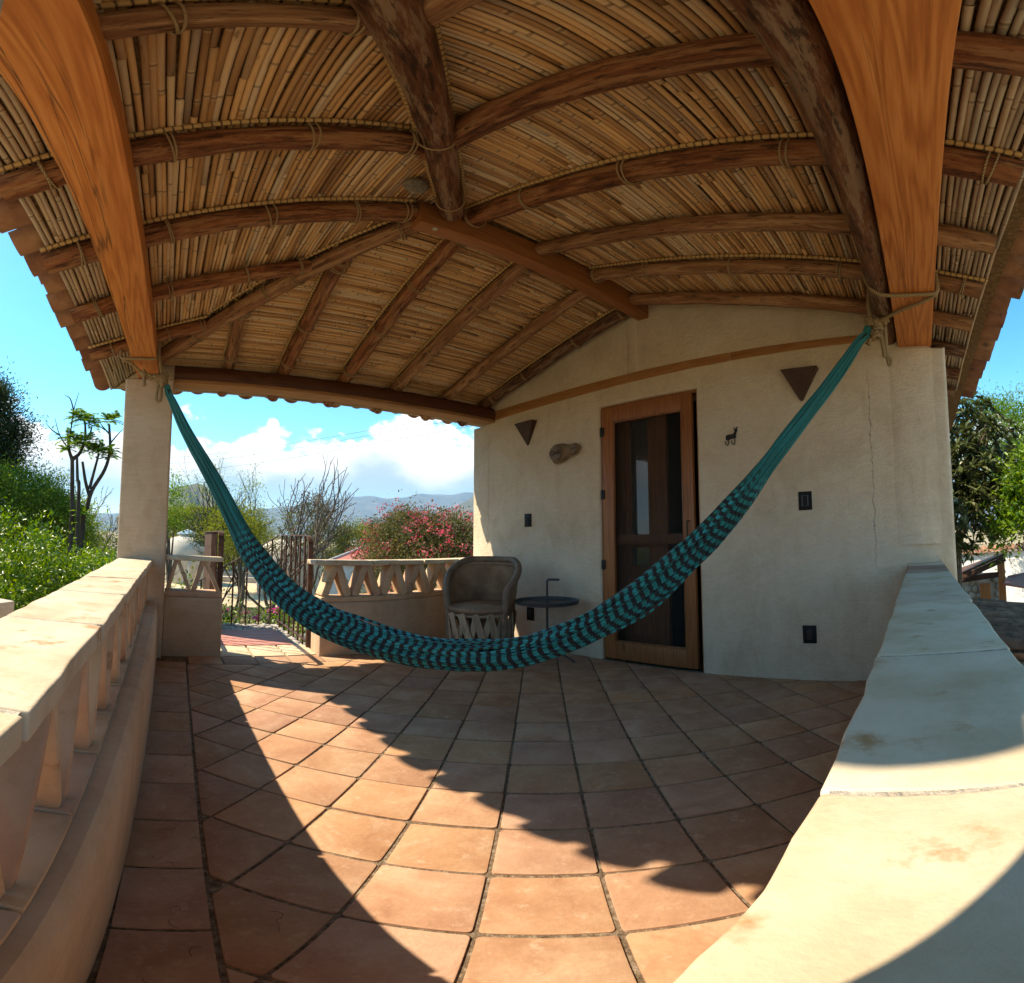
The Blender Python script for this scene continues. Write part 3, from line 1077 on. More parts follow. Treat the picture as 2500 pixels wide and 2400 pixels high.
for z0, z1 in ((1.03, 1.985), (.78, .93)):
    for ya, yb in ((2.046, 2.082), (2.255, 2.299)):
        MB().box(3.266, 3.298, ya, yb, z0, z1).build('sash', M['door_in'], idr, bevel=.003)
    MB().box(3.279, 3.284, 2.083, 2.254, z0 + .001, z1 - .001).build('pane', M['pane'], idr)

# ------------------------------------------------------------------ columns
def column(name, label, x0, x1, y0, y1, z0, z1):
    o = MB().box(x0, x1, y0, y1, z0, z1).build(name, M['column'], bevel=.022, segs=4, smooth='auto')
    return tag(o, label, 'column')


column('plaster_column', 'square plastered column carrying the near end of the plate log beside the hedge', -.372, .012, 3.755, 4.12, -.30, 2.236)
column('corner_column', 'square plastered corner column at the near meeting of both parapets', -.40, -.100, -.24, .222, -.30, 2.236)

# ------------------------------------------------------------------ parapets
def coping_mesh(L, w, th=.042):
    """handmade slab, long axis Y, uneven edges"""
    bm = bmesh.new()
    bmesh.ops.create_grid(bm, x_segments=4, y_segments=7, size=.5)
    for v in bm.verts:
        v.co.x *= w
        v.co.y *= L
        edge = abs(abs(v.co.x) - w / 2) < 1e-4 or abs(abs(v.co.y) - L / 2) < 1e-4
        if edge:
            v.co.x += rng.uniform(-.003, .003)
            v.co.y += rng.uniform(-.002, .002)
        v.co.z = rng.uniform(-.0012, .0012)
    ext = bmesh.ops.extrude_face_region(bm, geom=bm.faces[:])
    for g in ext['geom']:
        if isinstance(g, bmesh.types.BMVert):
            g.co.z -= th
    bmesh.ops.recalc_face_normals(bm, faces=bm.faces)
    eds = [e for e in bm.edges if len(e.link_faces) == 2 and e.calc_face_angle(0) > 1.0]
    bmesh.ops.bevel(bm, geom=eds, offset=.0055, segments=3, profile=.55, affect='EDGES', clamp_overlap=True)
    me = bpy.data.meshes.new('coping_slab')
    bm.to_mesh(me)
    bm.free()
    me.materials.append(M['coping'])
    me.polygons.foreach_set('use_smooth', [True] * len(me.polygons))
    return me


lp = thing('parapet', 'plastered parapet with sunlit coping slabs and leaning adobe bricks beside the green hedge', 'parapet', (-.2, 1.9, 0))
# thick rounded base wall, slightly leaning out towards the far end
v, k = [], 0
prof = [(-.355, -.25), (-.355, .425), (-.335, .448), (-.14, .452), (-.075, .452), (-.052, .446), (-.036, .425), (-.030, .38), (-.026, .0), (-.026, -.25)]
stations = [(.10, -.052), (.5, -.048), (.9, -.036), (1.3, -.026), (2.0, -.012), (2.8, -.004), (3.752, .002)]
for y, dx in stations:
    for i, (x, z) in enumerate(prof):
        v.append((x + (dx if i >= 4 else dx * .3), y, z))
n = len(prof)
f = [(i * n + j, i * n + j + 1, (i + 1) * n + j + 1, (i + 1) * n + j) for i in range(len(stations) - 1) for j in range(n - 1)]
f += [tuple(range(n - 1, -1, -1)), tuple((len(stations) - 1) * n + j for j in range(n))]
MB().add(v, f).build('base_wall', M['parapet'], lp, smooth='auto')
for i in range(13):
    MB().box(-.318, -.120, .226 + i * .2712 + .004, .226 + (i + 1) * .2712 - .004, .453, .4675).build('bed_tile', M['brick'], lp, bevel=.004, smooth='auto')
js = [.226, .50, 1.055, 1.60, 2.145, 2.80, 3.28, 3.752]
for y0, y1 in zip(js[:-1], js[1:]):
    L = y1 - y0 - .012
    yc = (y0 + y1) / 2
    xc = -.246 + .007 * (yc - .4)
    place('coping_slab', coping_mesh(L, .218 + .013 * (yc - .4)), (xc, yc, .781 + rng.uniform(-.002, .001)), Matrix.Rotation(R(-.4 + rng.uniform(-.1, .1)), 3, 'Z'), lp)
    if y1 < 3.7:
        MB().box(xc - .103, xc + .103, y1 - .0085, y1 + .0085, .741, .7785).build('mortar_joint', M['mortar'], lp)
MB().box(-.338, -.150, .226, 3.74, .730, .7385).build('mortar_bed', M['mortar'], lp)


def brick_mesh(hgt, lean, depth, thick, mat='brick'):
    """slab on edge, foot at origin, leaning along +Y by lean"""
    b = MB()
    d = depth / 2
    t = thick / 2
    P = [(-d, -t, 0), (d, -t, 0), (d, t, 0), (-d, t, 0), (-d, lean - t, hgt), (d, lean - t, hgt), (d, lean + t, hgt), (-d, lean + t, hgt)]
    b.add(P, [(0, 3, 2, 1), (4, 5, 6, 7), (0, 1, 5, 4), (1, 2, 6, 5), (2, 3, 7, 6), (3, 0, 4, 7)])
    return b.mesh('leaning_brick', M[mat], bevel=.007, segs=2, smooth='auto')


bm_a = [brick_mesh(.262, .108 + rng.uniform(-.010, .010), .172, .027) for _ in range(5)]
y = .27
while y < 3.66:
    if y + .03 < 3.74:
        place('leaning_brick', rng.choice(bm_a), (-.236 + .010 * y, y, .468), Matrix.Rotation(R(rng.uniform(-2, 2)), 3, 'Z'), lp)
    y2 = y + .246
    if y2 < 3.74:
        place('leaning_brick', rng.choice(bm_a), (-.236 + .010 * y, y2, .468), Matrix.Rotation(R(180 + rng.uniform(-2, 2)), 3, 'Z'), lp)
    y += .274

rp = thing('parapet', 'plastered parapet running from the near corner to the house wall, half sunlit and half shaded', 'parapet', (1.5, 0, 0))
MB().box(-.098, 3.108, -.130, .068, -.25, .7375).build('base_wall', M['parapet'], rp, bevel=.01, smooth='auto')
js = [-.098, .352, .808, 1.398, 1.945, 2.42, 2.91, 3.106]
for x0, x1 in zip(js[:-1], js[1:]):
    L = x1 - x0 - .007
    xc = (x0 + x1) / 2
    yc = -.0285 + .006 * xc
    cmesh = coping_mesh(L, .224)
    if abs(x0 - 2.42) < .01:
        cmesh.materials[0] = M['coping_red']
    place('coping_slab', cmesh, (xc, yc, .780 + rng.uniform(-.002, .001)), Matrix.Rotation(R(90.35 + rng.uniform(-.08, .08)), 3, 'Z'), rp)
    if x1 < 3.0:
        MB().box(x1 - .0055, x1 + .0055, yc - .106, yc + .106, .7385, .7775).build('mortar_joint', M['mortar'], rp)

# back low walls either side of the gap to the bridge
bl = thing('low_wall', 'short low wall with slender adobe zigzag between the column and the gate', 'low wall', (.23, 3.95, 0))
MB().box(.013, .478, 3.832, 4.06, -.28, .488).build('base_wall', M['parapet'], bl, bevel=.012, segs=3, smooth='auto')
MB().box(.014, .470, 3.828, 4.02, .489, .535).build('sill', M['brick'], bl, bevel=.01, segs=2, smooth='auto')
MB().box(.013, .470, 3.80, 4.0, .780, .815).build('coping_slab', M['coping'], bl, bevel=.008, segs=3, smooth='auto')


def v_brick(x0, x1, zt, zb, yc, dep, th, parent, twist=0.0):
    a, b2 = Vector((x0, yc, zb)), Vector((x1, yc, zt))
    m = MB().bar(a, b2, dep, th, up=(1, 0, 0))
    m.build('leaning_brick', M['brick'], parent, bevel=.005, segs=2, smooth='auto')


for x0, x1 in ((.036, .098), (.214, .112), (.244, .315), (.446, .335)):
    v_brick(x0, x1, .782, .532, 3.905, .13, .030, bl)

rl = thing('low_wall', 'long low wall with thick adobe zigzag behind the leather chair', 'low wall', (2.2, 4.0, 0))
line = [(1.272, 3.768), (1.60, 3.768), (1.95, 3.785), (2.3, 3.86), (2.65, 3.97), (3.108, 4.10)]


def ribbon(line, y_in, y_out, z0, z1):
    """solid wall along a polyline; y_in, y_out: offsets of its two faces"""
    v = []
    for x, y in line:
        v += [(x, y + y_in, z0), (x, y + y_out, z0), (x, y + y_out, z1), (x, y + y_in, z1)]
    f = []
    for i in range(len(line) - 1):
        for j in range(4):
            f.append((4 * i + j, 4 * i + (j + 1) % 4, 4 * i + 4 + (j + 1) % 4, 4 * i + 4 + j))
    f += [(3, 2, 1, 0), tuple(4 * (len(line) - 1) + j for j in range(4))]
    return MB().add(v, f)


line_t = [(1.275, 3.768)] + line[1:]
ribbon(line, .0, .24, -.28, .458).build('base_wall', M['parapet'], rl, bevel=.014, segs=3, smooth='auto')
ribbon(line_t, .004, .20, .459, .505).build('sill', M['brick'], rl, bevel=.012, segs=3, smooth='auto')
cl = [(1.205, 3.76), (1.73, 3.755), (2.28, 3.84), (2.78, 3.99), (3.11, 4.09)]
for i in range(len(cl) - 1):
    (xa, ya), (xb, yb) = cl[i], cl[i + 1]
    e = .004
    ribbon([(xa + e, ya), (xb - e, yb)], -.02, .22, .772, .812).build('coping_slab', M['coping'], rl, bevel=.010, segs=3, smooth='auto')


def yl(x):
    for (xa, ya), (xb, yb) in zip(line[:-1], line[1:]):
        if x <= xb:
            return ya + (yb - ya) * (x - xa) / (xb - xa)
    return line[-1][1]


x = 1.31
while x < 3.0:
    for x0, x1 in ((x, x + .095), (x + .215, x + .12)):
        yc = yl(x) + .10
        m = MB().bar((x0, yc, .505), (x1, yc, .774), .165, .062, up=(1, 0, 0))
        m.build('leaning_brick', M['brick'], rl, bevel=.012, segs=3, smooth='auto')
    x += .275

# ================================================================== roof
roof = thing('terrace_roof', 'cane and log terrace roof on orange timber beams with barrel tile eaves', 'roof', (1.3, 2.0, 2.3))
XE, YN, YF, XR = -.58, -.467, 4.467, 1.253
hipn = lambda x: .15 + (.35 * (x + .15) - .01) / .26
hipf = lambda x: 3.85 - (.35 * (x + .15) - .01) / .26
xn = lambda y: -.15 + (.26 * (y - .15) + .01) / .35
xf = lambda y: -.15 + (.26 * (3.85 - y) + .01) / .35
XB = 6.6

bq = []
for y in (-.30, 4.05):
    xi, xo = -.1815 + .0235 * (y - .6), -.381 + .036 * (y - .85)
    bq += [(xo, y, 2.240), (xi, y, 2.240), (xi, y, 2.385), (xo, y, 2.385)]
bl_ = MB().add(bq, [(3, 2, 1, 0), (4, 5, 6, 7), (0, 1, 5, 4), (1, 2, 6, 5), (2, 3, 7, 6), (3, 0, 4, 7)]).build('square_beam', M['beam_y'], roof, bevel=.006, smooth='auto')
bl_['label'] = 'orange square beam over the left parapet'
MB().box(-.195, 3.13, -.122, .098, 2.240, 2.395).build('square_beam', M['beam_x'], roof, bevel=.006, smooth='auto')


def wavy(a, b, n=9, amp=.008):
    a, b = Vector(a), Vector(b)
    ph = [rng.uniform(0, 6.28) for _ in range(4)]
    pts = []
    for i in range(n):
        t = i / (n - 1)
        e = math.sin(math.pi * t) ** .5 if 0 < t < 1 else 0
        pts.append(a + (b - a) * t + Vector((math.sin(5 * t + ph[0]), math.sin(4 * t + ph[1]), .6 * math.sin(6 * t + ph[2]))) * amp * e)
    return pts


def log(name, a, b, r0, r1, mat, n=14, parent=None, amp=.007, k=None):
    L = (Vector(b) - Vector(a)).length
    k = k or max(6, int(L / .09))
    pts = wavy(a, b, k, amp)
    ph = rng.uniform(0, 6)
    rad = [(r0 + (r1 - r0) * i / (k - 1)) * (1 + .035 * math.sin(i * 1.3 + ph) + rng.uniform(-.018, .018)) for i in range(k)]
    return MB().tube(pts, rad, n, jit=.025).build(name, M[mat], parent or roof, smooth='auto')


log('round_log', (-.10, .152, 2.318), (3.12, .158, 2.322), .062, .060, 'log_dark', 16)
# far plate: dark log, hewn flat beneath
pm = MB()
for i in range(29):
    x = .013 + (3.09) * i / 28
    w = 1 + .02 * math.sin(i * .9) + rng.uniform(-.008, .008)
    for y_, z_ in ((-.085, 2.262), (-.098, 2.31), (-.085, 2.36), (-.045, 2.392), (.045, 2.392), (.085, 2.36), (.098, 2.31), (.085, 2.262)):
        pm.v.append((x, 3.90 + y_ * w, z_ + rng.uniform(-.002, .002)))
for i in range(28):
    for j in range(8):
        pm.f.append((i * 8 + j, i * 8 + (j + 1) % 8, i * 8 + 8 + (j + 1) % 8, i * 8 + 8 + j))
        pm.uv.append([(0, 0)] * 4)
        pm.m.append(0)
pm.f += [tuple(range(7, -1, -1)), tuple(28 * 8 + j for j in range(8))]
pm.uv += [[(0, 0)] * 8] * 2
pm.m += [0, 0]
plate = pm.build('plate_log', M['plate'], roof, smooth='auto')
pu = ribbon([(.013, 3.90), (1.0, 3.90), (2.0, 3.90), (3.105, 3.90)], -.088, .088, 2.226, 2.2615)
pu.build('hewn_underside', M['plate_under'], roof, bevel=.01, segs=2, smooth='auto')
# ridge timber, rising slightly to the gable
v = []
for x, z in ((1.115, 2.748), (3.13, 2.815)):
    v += [(x, 1.948, z), (x, 2.044, z), (x, 2.044, z + .152), (x, 1.948, z + .152)]
MB().add(v, [(3, 2, 1, 0), (4, 5, 6, 7), (0, 1, 5, 4), (1, 2, 6, 5), (2, 3, 7, 6), (3, 0, 4, 7)]).build('ridge_beam', M['ridge'], roof, bevel=.004, smooth='auto')
bt = MB()
bt.lathe([(.013, -.006), (.013, 0), (.006, .0)], 10, (1.215, 1.978, 2.7515))
bt.build('bolt', M['bolt'], roof)


def tie(parent, p, d, r, tw=1, mat='twine'):
    """twine lashing round a log at p, axis d: two turns"""
    d = Vector(d).normalized()
    s = d.cross(Vector((0, 0, 1))).normalized()
    u = s.cross(d)
    m = MB()
    for k in range(tw):
        off = d * (k * .0125) + d * rng.uniform(-.004, .004)
        tilt = rng.uniform(-.25, .25)
        pts = []
        for j in range(19):
            a = 2 * math.pi * j / 18
            pts.append(Vector(p) + off + (s * math.cos(a) + u * math.sin(a)) * (r + .005) + d * (tilt * r * math.cos(a)) + Vector((0, 0, .02 if math.sin(a) * u.z > .5 else 0)))
        m.tube(pts, .0042, 6, caps=False)
    m.build('rope_tie', M[mat], parent, smooth=True)


def edging(a, b, r=.0125):
    a, b = Vector(a), Vector(b)
    L = (b - a).length
    k = int(L / .015) + 1
    pts = wavy(a, b, k, .004)
    rad = [r * (1.0 if (i % 2) else .84) for i in range(k)]
    m = MB().tube(pts, rad, 8, v0=rng.uniform(0, .03))
    m.build('cane_edging', M['edging'], roof, smooth=True)


# hip logs
hz = -.035
A, Bp = Vector((-.28, -.07, 2.333)), Vector((1.262, 1.895, 2.843))
big = log('hip_log', A, Bp, .069, .059, 'log_dark', 20, amp=.008)
dh = (Bp - A).normalized()
for t_, rr in ((.70, .064), (.945, .061)):
    tie(big, A.lerp(Bp, t_), dh, rr, 1)
A2_, B2_ = Vector((-.14, hipf(-.14) - .03, zh(-.14) - .005)), Vector((1.23, 2.075, zh(1.23) - .02))
thin = log('hip_log', A2_, B2_, .060, .052, 'log_pale', 16, amp=.014)
dh2 = (B2_ - A2_).normalized()
for t_ in (.22, .52, .62, .93):
    tie(thin, A2_.lerp(B2_, t_), dh2, .062, 2)
nrm = Vector((dh.y, -dh.x, 0)).normalized()
for sgn in (1, -1):
    o_ = nrm * (.066 * sgn) + Vector((0, 0, .062))
    edging(A.lerp(Bp, .1) + o_, A.lerp(Bp, .99) + o_)
nrm2 = Vector((dh2.y, -dh2.x, 0)).normalized()
for sgn in (1, -1):
    o_ = nrm2 * (.066 * sgn) + Vector((0, 0, .05))
    edging(A2_.lerp(B2_, .05) + o_, A2_.lerp(B2_, .96) + o_)

SL_H, SL_N = math.atan(.35), math.atan(.26)
# hip-end rafters (run in X)
for i, (y, r, mt) in enumerate(((.80, .047, 'log_pale'), (1.415, .057, 'log'), (2.015, .058, 'log'), (2.64, .052, 'log'), (3.33, .048, 'log'))):
    x1 = (xn(y) if y < 2 else xf(y)) - (.02 if abs(y - 2.0) > .1 else .14)
    x0 = -.59
    rf = log('rafter', (x0, y + .005, zh(x0)), (x1, y, zh(x1) - .006), r, r * .95, mt)
    d = Vector((1, 0, .35))
    xs_ = [x for x in (-.44, -.06, .38, .78) if x < x1 - .12] + [x1 - .06]
    for x in xs_:
        tie(rf, (x, y, zh(x)), d, r + .003, 2, 'rope' if x < -.3 else 'twine')
    if i != 3:
        edging((-.60, y - r - .004, zh(-.60) + .046), (x1 - .02, y - r - .004, zh(x1 - .02) + .044))
# near slope rafters (run in Y)
for i, (x, r, mt) in enumerate(((.40, .055, 'log_pale'), (.875, .062, 'log'), (1.42, .058, 'log'), (1.94, .052, 'log_pale'), (2.42, .048, 'log_pale'), (2.90, .050, 'log_pale'), (3.40, .05, 'log_dark'), (3.95, .05, 'log_dark'), (4.5, .05, 'log_dark'))):
    y1 = min(hipn(x) - .03, 1.95)
    y0 = -.372
    if x > 3.1:
        y1 = 1.0
    rf = log('rafter', (x, y0, zn(y0)), (x - .01, y1, zn(y1) - .004), r, r * .97, mt)
    d = Vector((0, 1, .26))
    if i in (2, 4):
        for y in (-.28, .34, .95, 1.50, y1 - .05):
            tie(rf, (x, y, zn(y)), d, r + .003, 2, 'rope' if y < 0 else 'twine')
        edging((x - r - .004, -.40, zn(-.40) + .046), (x - r - .004, y1 - .01, zn(y1) + .044))
# far slope rafters
for i, (x, r, mt) in enumerate(((.455, .047, 'log_pale'), (.93, .052, 'log'), (1.475, .053, 'log'), (1.99, .056, 'log_pale'), (2.55, .052, 'log_pale'), (3.02, .050, 'log_dark'))):
    y1 = max(hipf(x) + .02, 2.045)
    y0 = 4.305
    rf = log('rafter', (x, y0, zf(y0)), (x - .012, y1, zf(y1) - .004), r, r * .97, mt)
    d = Vector((0, -1, .26))
    for y in (3.74, 3.16 + .1 * (i % 2), 2.62, y1 + .10):
        if y > y1 + .05 and (i != 4):
            tie(rf, (x, y, zf(y)), d, r + .003, 2)
    if i != 4:
        edging((x - r - .004, 3.80, zf(3.80) + .046), (x - r - .004, y1 + .01, zf(y1) + .044))

# roof deck: fibre and mud above the canes, solid, keeps the sun out
def slab(poly, zfun, z0, z1):
    k = len(poly)
    v = [(x, y, zfun(x, y) + z0) for x, y in poly] + [(x, y, zfun(x, y) + z1) for x, y in poly]
    return MB().add(v, [tuple(range(k - 1, -1, -1)), tuple(range(k, 2 * k))] + [(i, (i + 1) % k, k + (i + 1) % k, k + i) for i in range(k)])


DZ0, DZ1 = .083, .118
slab([(XE, YN), (XR, 2.0), (XE, YF)], lambda x, y: zh(x), DZ0, DZ1).build('roof_deck', M['thatch'], roof)
slab([(XE, YN), (XB, YN), (XB, 2.0), (XR, 2.0)], lambda x, y: zn(y), DZ0, DZ1).build('roof_deck', M['thatch'], roof)
slab([(XR, 2.0), (XB, 2.0), (XB, YF), (XE, YF)], lambda x, y: zf(y), DZ0, DZ1).build('roof_deck', M['thatch'], roof)


# canes
def cane_geo(mb, a, b, r, n=7):
    a, b = Vector(a), Vector(b)
    L = (b - a).length
    v0 = rng.uniform(0, .34)
    t, rad = [0.0], [r]
    z = .34 * math.ceil((v0 + .02) / .34) - v0
    while z < L - .01:
        if z > t[-1] + .2:
            t.append(z - .17)
            rad.append(r * .97)
        t += [z - .006, z, z + .006]
        rad += [r * .98, r * 1.10, r * .98]
        z += .34
    t.append(L)
    rad.append(r * .96)
    pts = []
    ph = rng.uniform(0, 6)
    amp = .0035 * min(1, L)
    perp = Vector((-(b - a).y, (b - a).x, 0)).normalized()
    for s in t:
        q = s / L
        pts.append(a.lerp(b, max(0, min(1, q))) + perp * (amp * math.sin(5 * q + ph)) + Vector((0, 0, amp * .6 * math.sin(4 * q + 2 * ph))))
    # the material draws its node rings where v is a multiple of .34
    mb.tube(pts, rad, n, v0=v0)


CZ = .068
canes = []
pitch = .0236


def cane_row(fix, a0, a1, axis, zfun, where):
    """split one row into cane lengths"""
    p = a0
    first = True
    while p < a1 - .03:
        L = rng.uniform(1.0, 2.1) if not first else rng.uniform(.45, 1.9)
        first = False
        q = min(a1, p + L)
        if a1 - q < .22:
            q = a1
        j = rng.uniform(-.0025, .0025)
        dz = rng.uniform(-.002, .003)
        rr = rng.uniform(.0105, .0122) * {'hip': 1.0, 'near': .95, 'far': .89}[where]
        if axis == 'Y':
            a = (fix + j, p, zfun(fix) + CZ + dz)
            b_ = (fix + j + rng.uniform(-.003, .003), q, zfun(fix) + CZ + dz)
        else:
            a = (p, fix + j, zfun(fix) + CZ + dz)
            b_ = (q, fix + j + rng.uniform(-.003, .003), zfun(fix) + CZ + dz)
        canes.append((where, a, b_, rr))
        p = q + rng.uniform(.0, .006)


x = -.565
while x < 1.20:
    cane_row(x, hipn(x) + .02, hipf(x) - .02, 'Y', zh, 'hip')
    x += pitch * math.cos(SL_H)
y = -.392
while y < 1.97:
    cane_row(y, xn(y) + .02, 4.6 if y < .10 else 3.16, 'X', zn, 'near')
    y += pitch * .95 * math.cos(SL_N)
y = 4.43
while y > 2.03:
    cane_row(y, xf(y) + .02, 3.6 if y > 3.95 else 3.16, 'X', zf, 'far')
    y -= pitch * .88 * math.cos(SL_N)


def seen_size(c):
    mid = (Vector(c[1]) + Vector(c[2])) / 2
    return (mid - EYE).length + (3 if c[0] == 'far' else 0) + (.8 if mid.x > 3.1 else 0)


canes.sort(key=seen_size)
for c in canes[:298]:
    mb = MB()
    o0 = (Vector(c[1]) + Vector(c[2])) / 2
    cane_geo(mb, Vector(c[1]) - o0, Vector(c[2]) - o0, c[3], 8)
    place('cane', mb.mesh('cane', M['cane_grey' if (o0.x < -.36 or o0.y < -.12) else 'cane'], smooth=True), o0, None, roof)
for outer in (False, True):
    rest = MB()
    for c in canes[298:]:
        o0 = (Vector(c[1]) + Vector(c[2])) / 2
        if (o0.x < -.36 or o0.y < -.12 or o0.y > 4.0) == outer:
            cane_geo(rest, c[1], c[2], c[3], 6)
    ro = rest.build('cane_matting', M['cane_grey' if outer else 'cane'], roof, smooth=True)
    ro['kind'] = 'stuff'


# barrel tiles along the eaves
def barrel(r0, r1, L, up, n=9, th=.013, arc=168):
    """half pipe along +X (downhill end at +X); up: 1 hump, -1 trough"""
    v, f = [], []
    for s, (x, r) in enumerate(((0, r1), (L, r0))):
        for lay in (0, 1):
            rr = r - lay * th
            for j in range(n):
                a = R(-arc / 2 + arc * j / (n - 1))
                v.append((x, rr * math.sin(a) * (1 + rng.uniform(-.01, .01)), up * (rr * math.cos(a)) - up * r * .0))
    idx = lambda s, lay, j: s * 2 * n + lay * n + j
    for j in range(n - 1):
        f.append((idx(0, 0, j), idx(1, 0, j), idx(1, 0, j + 1), idx(0, 0, j + 1)))
        f.append((idx(0, 1, j + 1), idx(1, 1, j + 1), idx(1, 1, j), idx(0, 1, j)))
        for s in (0, 1):
            q = (idx(s, 0, j), idx(s, 0, j + 1), idx(s, 1, j + 1), idx(s, 1, j))
            f.append(q if s else q[::-1])
    for j in (0, n - 1):
        q = (idx(0, 0, j), idx(1, 0, j), idx(1, 1, j), idx(0, 1, j))
        f.append(q[::-1] if j == 0 else q)
    return MB().add(v, f).mesh('roof_tile', M['roof_tile'], smooth='auto')


pan = [barrel(.092, .105, .46, -1) for _ in range(3)]
cov = [barrel(.098, .082, .46, 1) for _ in range(3)]
TP = .235
pan_old, cov_old = [], []
for src_, dst_ in ((pan, pan_old), (cov, cov_old)):
    for me in src_:
        c_ = me.copy()
        c_.materials.clear()
        c_.materials.append(M['roof_tile_old'])
        dst_.append(c_)
# the three tile slopes: direction downhill, along-eave axis
def tile_eave(kind):
    if kind == 'hip':
        dn, sp, n_ = Vector((-1, 0, -.35)).normalized(), (YN - .1, YF + .1), int((YF - YN + .2) / TP)
    elif kind == 'near':
        dn, sp, n_ = Vector((0, -1, -.26)).normalized(), (XE - .1, 5.2), int((5.2 - XE) / TP)
    else:
        dn, sp, n_ = Vector((0, 1, -.26)).normalized(), (XE - .1, 3.6), int((3.6 - XE) / TP)
    side = Vector((0, 0, 1)).cross(dn).normalized()
    up = dn.cross(side)
    rot = Matrix((dn, side, up)).transposed()
    for i in range(n_ + 1):
        s = sp[0] + i * TP
        for half in (0, 1):
            ss = s + half * TP / 2 + rng.uniform(-.008, .008)
            over = .135 + rng.uniform(-.02, .02) + (.0 if half == 0 else -.02)
            if kind == 'hip':
                p = Vector((XE - over, ss, zh(XE - over) + DZ1))
            elif kind == 'near':
                p = Vector((ss, YN - over, zn(YN - over) + DZ1))
            else:
                p = Vector((ss, YF + over * 1.35, zf(YF + over * 1.35) + DZ1))
            p = p - dn * .46 + up * ((.100 if half == 0 else .060) + (.038 if kind == 'far' else 0))
            place('roof_tile', rng.choice(pan if half == 0 else cov), p, rot, roof)


for kk in ('hip', 'near', 'far'):
    tile_eave(kk)

# rest of the tile covering, seen only from outside: one corrugated field per slope
def tile_field(kind):
    mb = MB()
    n = 8
    if kind == 'hip':
        rows = [(x, hipn(x), hipf(x)) for x in np.linspace(XE + .24, XR - .05, n)]
        pt = lambda a, s: (a, s, zh(a) + DZ1 + .03 + .045 * (1 + math.cos(2 * math.pi * s / TP)))
        k = int((rows[0][2] - rows[0][1]) / TP * 6)
    elif kind == 'near':
        rows = [(y, xn(y), XB) for y in np.linspace(YN + .24, 1.97, n)]
        pt = lambda a, s: (s, a, zn(a) + DZ1 + .03 + .045 * (1 + math.cos(2 * math.pi * s / TP)))
        k = int(6.9 / TP * 6)
    else:
        rows = [(y, xf(y), XB) for y in np.linspace(YF - .2, 2.03, n)]
        pt = lambda a, s: (s, a, zf(a) + DZ1 + .03 + .045 * (1 + math.cos(2 * math.pi * s / TP)))
        k = int(6.9 / TP * 6)
    for a, s0, s1 in rows:
        for j in range(k + 1):
            mb.v.append(pt(a, s0 + (s1 - s0) * j / k))
    for i in range(n - 1):
        for j in range(k):
            mb.f.append((i * (k + 1) + j, i * (k + 1) + j + 1, (i + 1) * (k + 1) + j + 1, (i + 1) * (k + 1) + j))
            mb.uv.append([(0, 0)] * 4)
            mb.m.append(0)
    o = mb.build('roof_tile_field', M['roof_tile'], roof, smooth=True)
    o['kind'] = 'stuff'


for kk in ('hip', 'near', 'far'):
    tile_field(kk)

# paper wasp comb tucked by the hip log
bm = bmesh.new()
bmesh.ops.create_uvsphere(bm, u_segments=20, v_segments=12, radius=1)
for v_ in bm.verts:
    v_.co.x *= .062
    v_.co.y *= .050
    v_.co.z *= .036 if v_.co.z > 0 else .030
me = bpy.data.meshes.new('wasp_nest')
bm.to_mesh(me)
bm.free()
me.materials.append(M['comb'])
me.polygons.foreach_set('use_smooth', [True] * len(me.polygons))
nest = link('wasp_nest', me)
nest.location = (.985, 1.77, zh(.985) + .015)
tag(nest, 'grey papery wasp nest stuck under the canes beside the big hip log', 'wasp nest')
hx = MB()
for i in range(-4, 5):
    for j in range(-3, 4):
        px_, py_ = i * .0125 + (j % 2) * .006, j * .0125
        q = 1 - (px_ / .058) ** 2 - (py_ / .046) ** 2
        if q > .05:
            hx.lathe([(.0052, 0), (.0056, .008)][::-1] if False else [(.0058, 0), (.0052, .010)], 6, (px_, py_, -.030 * math.sqrt(q) - .006))
ho = link('comb_cell', hx.mesh('comb_cell', M['comb']), None)
ho.parent = nest
ho['kind'] = 'stuff'


# ================================================================== wall fittings
X0 = WALL_X


def wall_sconce(y, label):
    t = thing('wall_sconce', label, 'wall lamp', (X0, y, 2.0), 'rusty triangular wall sconces')
    top, tip = 2.133, 1.905
    yl_, yr_ = y + .124, y - .124
    m = MB()
    o = -.070
    # folded sheet: front triangle leaning out at the top, two side flaps
    m.extrude([(X0 + o, yl_, top), (X0 + o, yr_, top), (X0 - .012, y, tip)], (.003, 0, 0))
    m.build('front_sheet', M['rust_dark'], t)
    for s in (yl_, yr_):
        MB().extrude([(X0 + o + .004, s, top), (X0 - .002, s, top), (X0 - .002, y + (s - y) * .06, tip + .004), (X0 - .010, y + (s - y) * .03, tip + .003)], (0, .002 if s > y else -.002, 0)).build('side_flap', M['rust_dark'], t)
    for yy in (y + .055, y - .06, y - .085):
        MB().lathe([(.004, 0), (.004, .003)], 8, (X0 + o - .0015, yy, top - .022)).build('rivet', M['iron'], t)


wall_sconce(3.318, 'rusty triangular wall sconce left of the door, above the driftwood name sign')
wall_sconce(.760, 'rusty triangular wall sconce right of the door, beside the hammock cords')


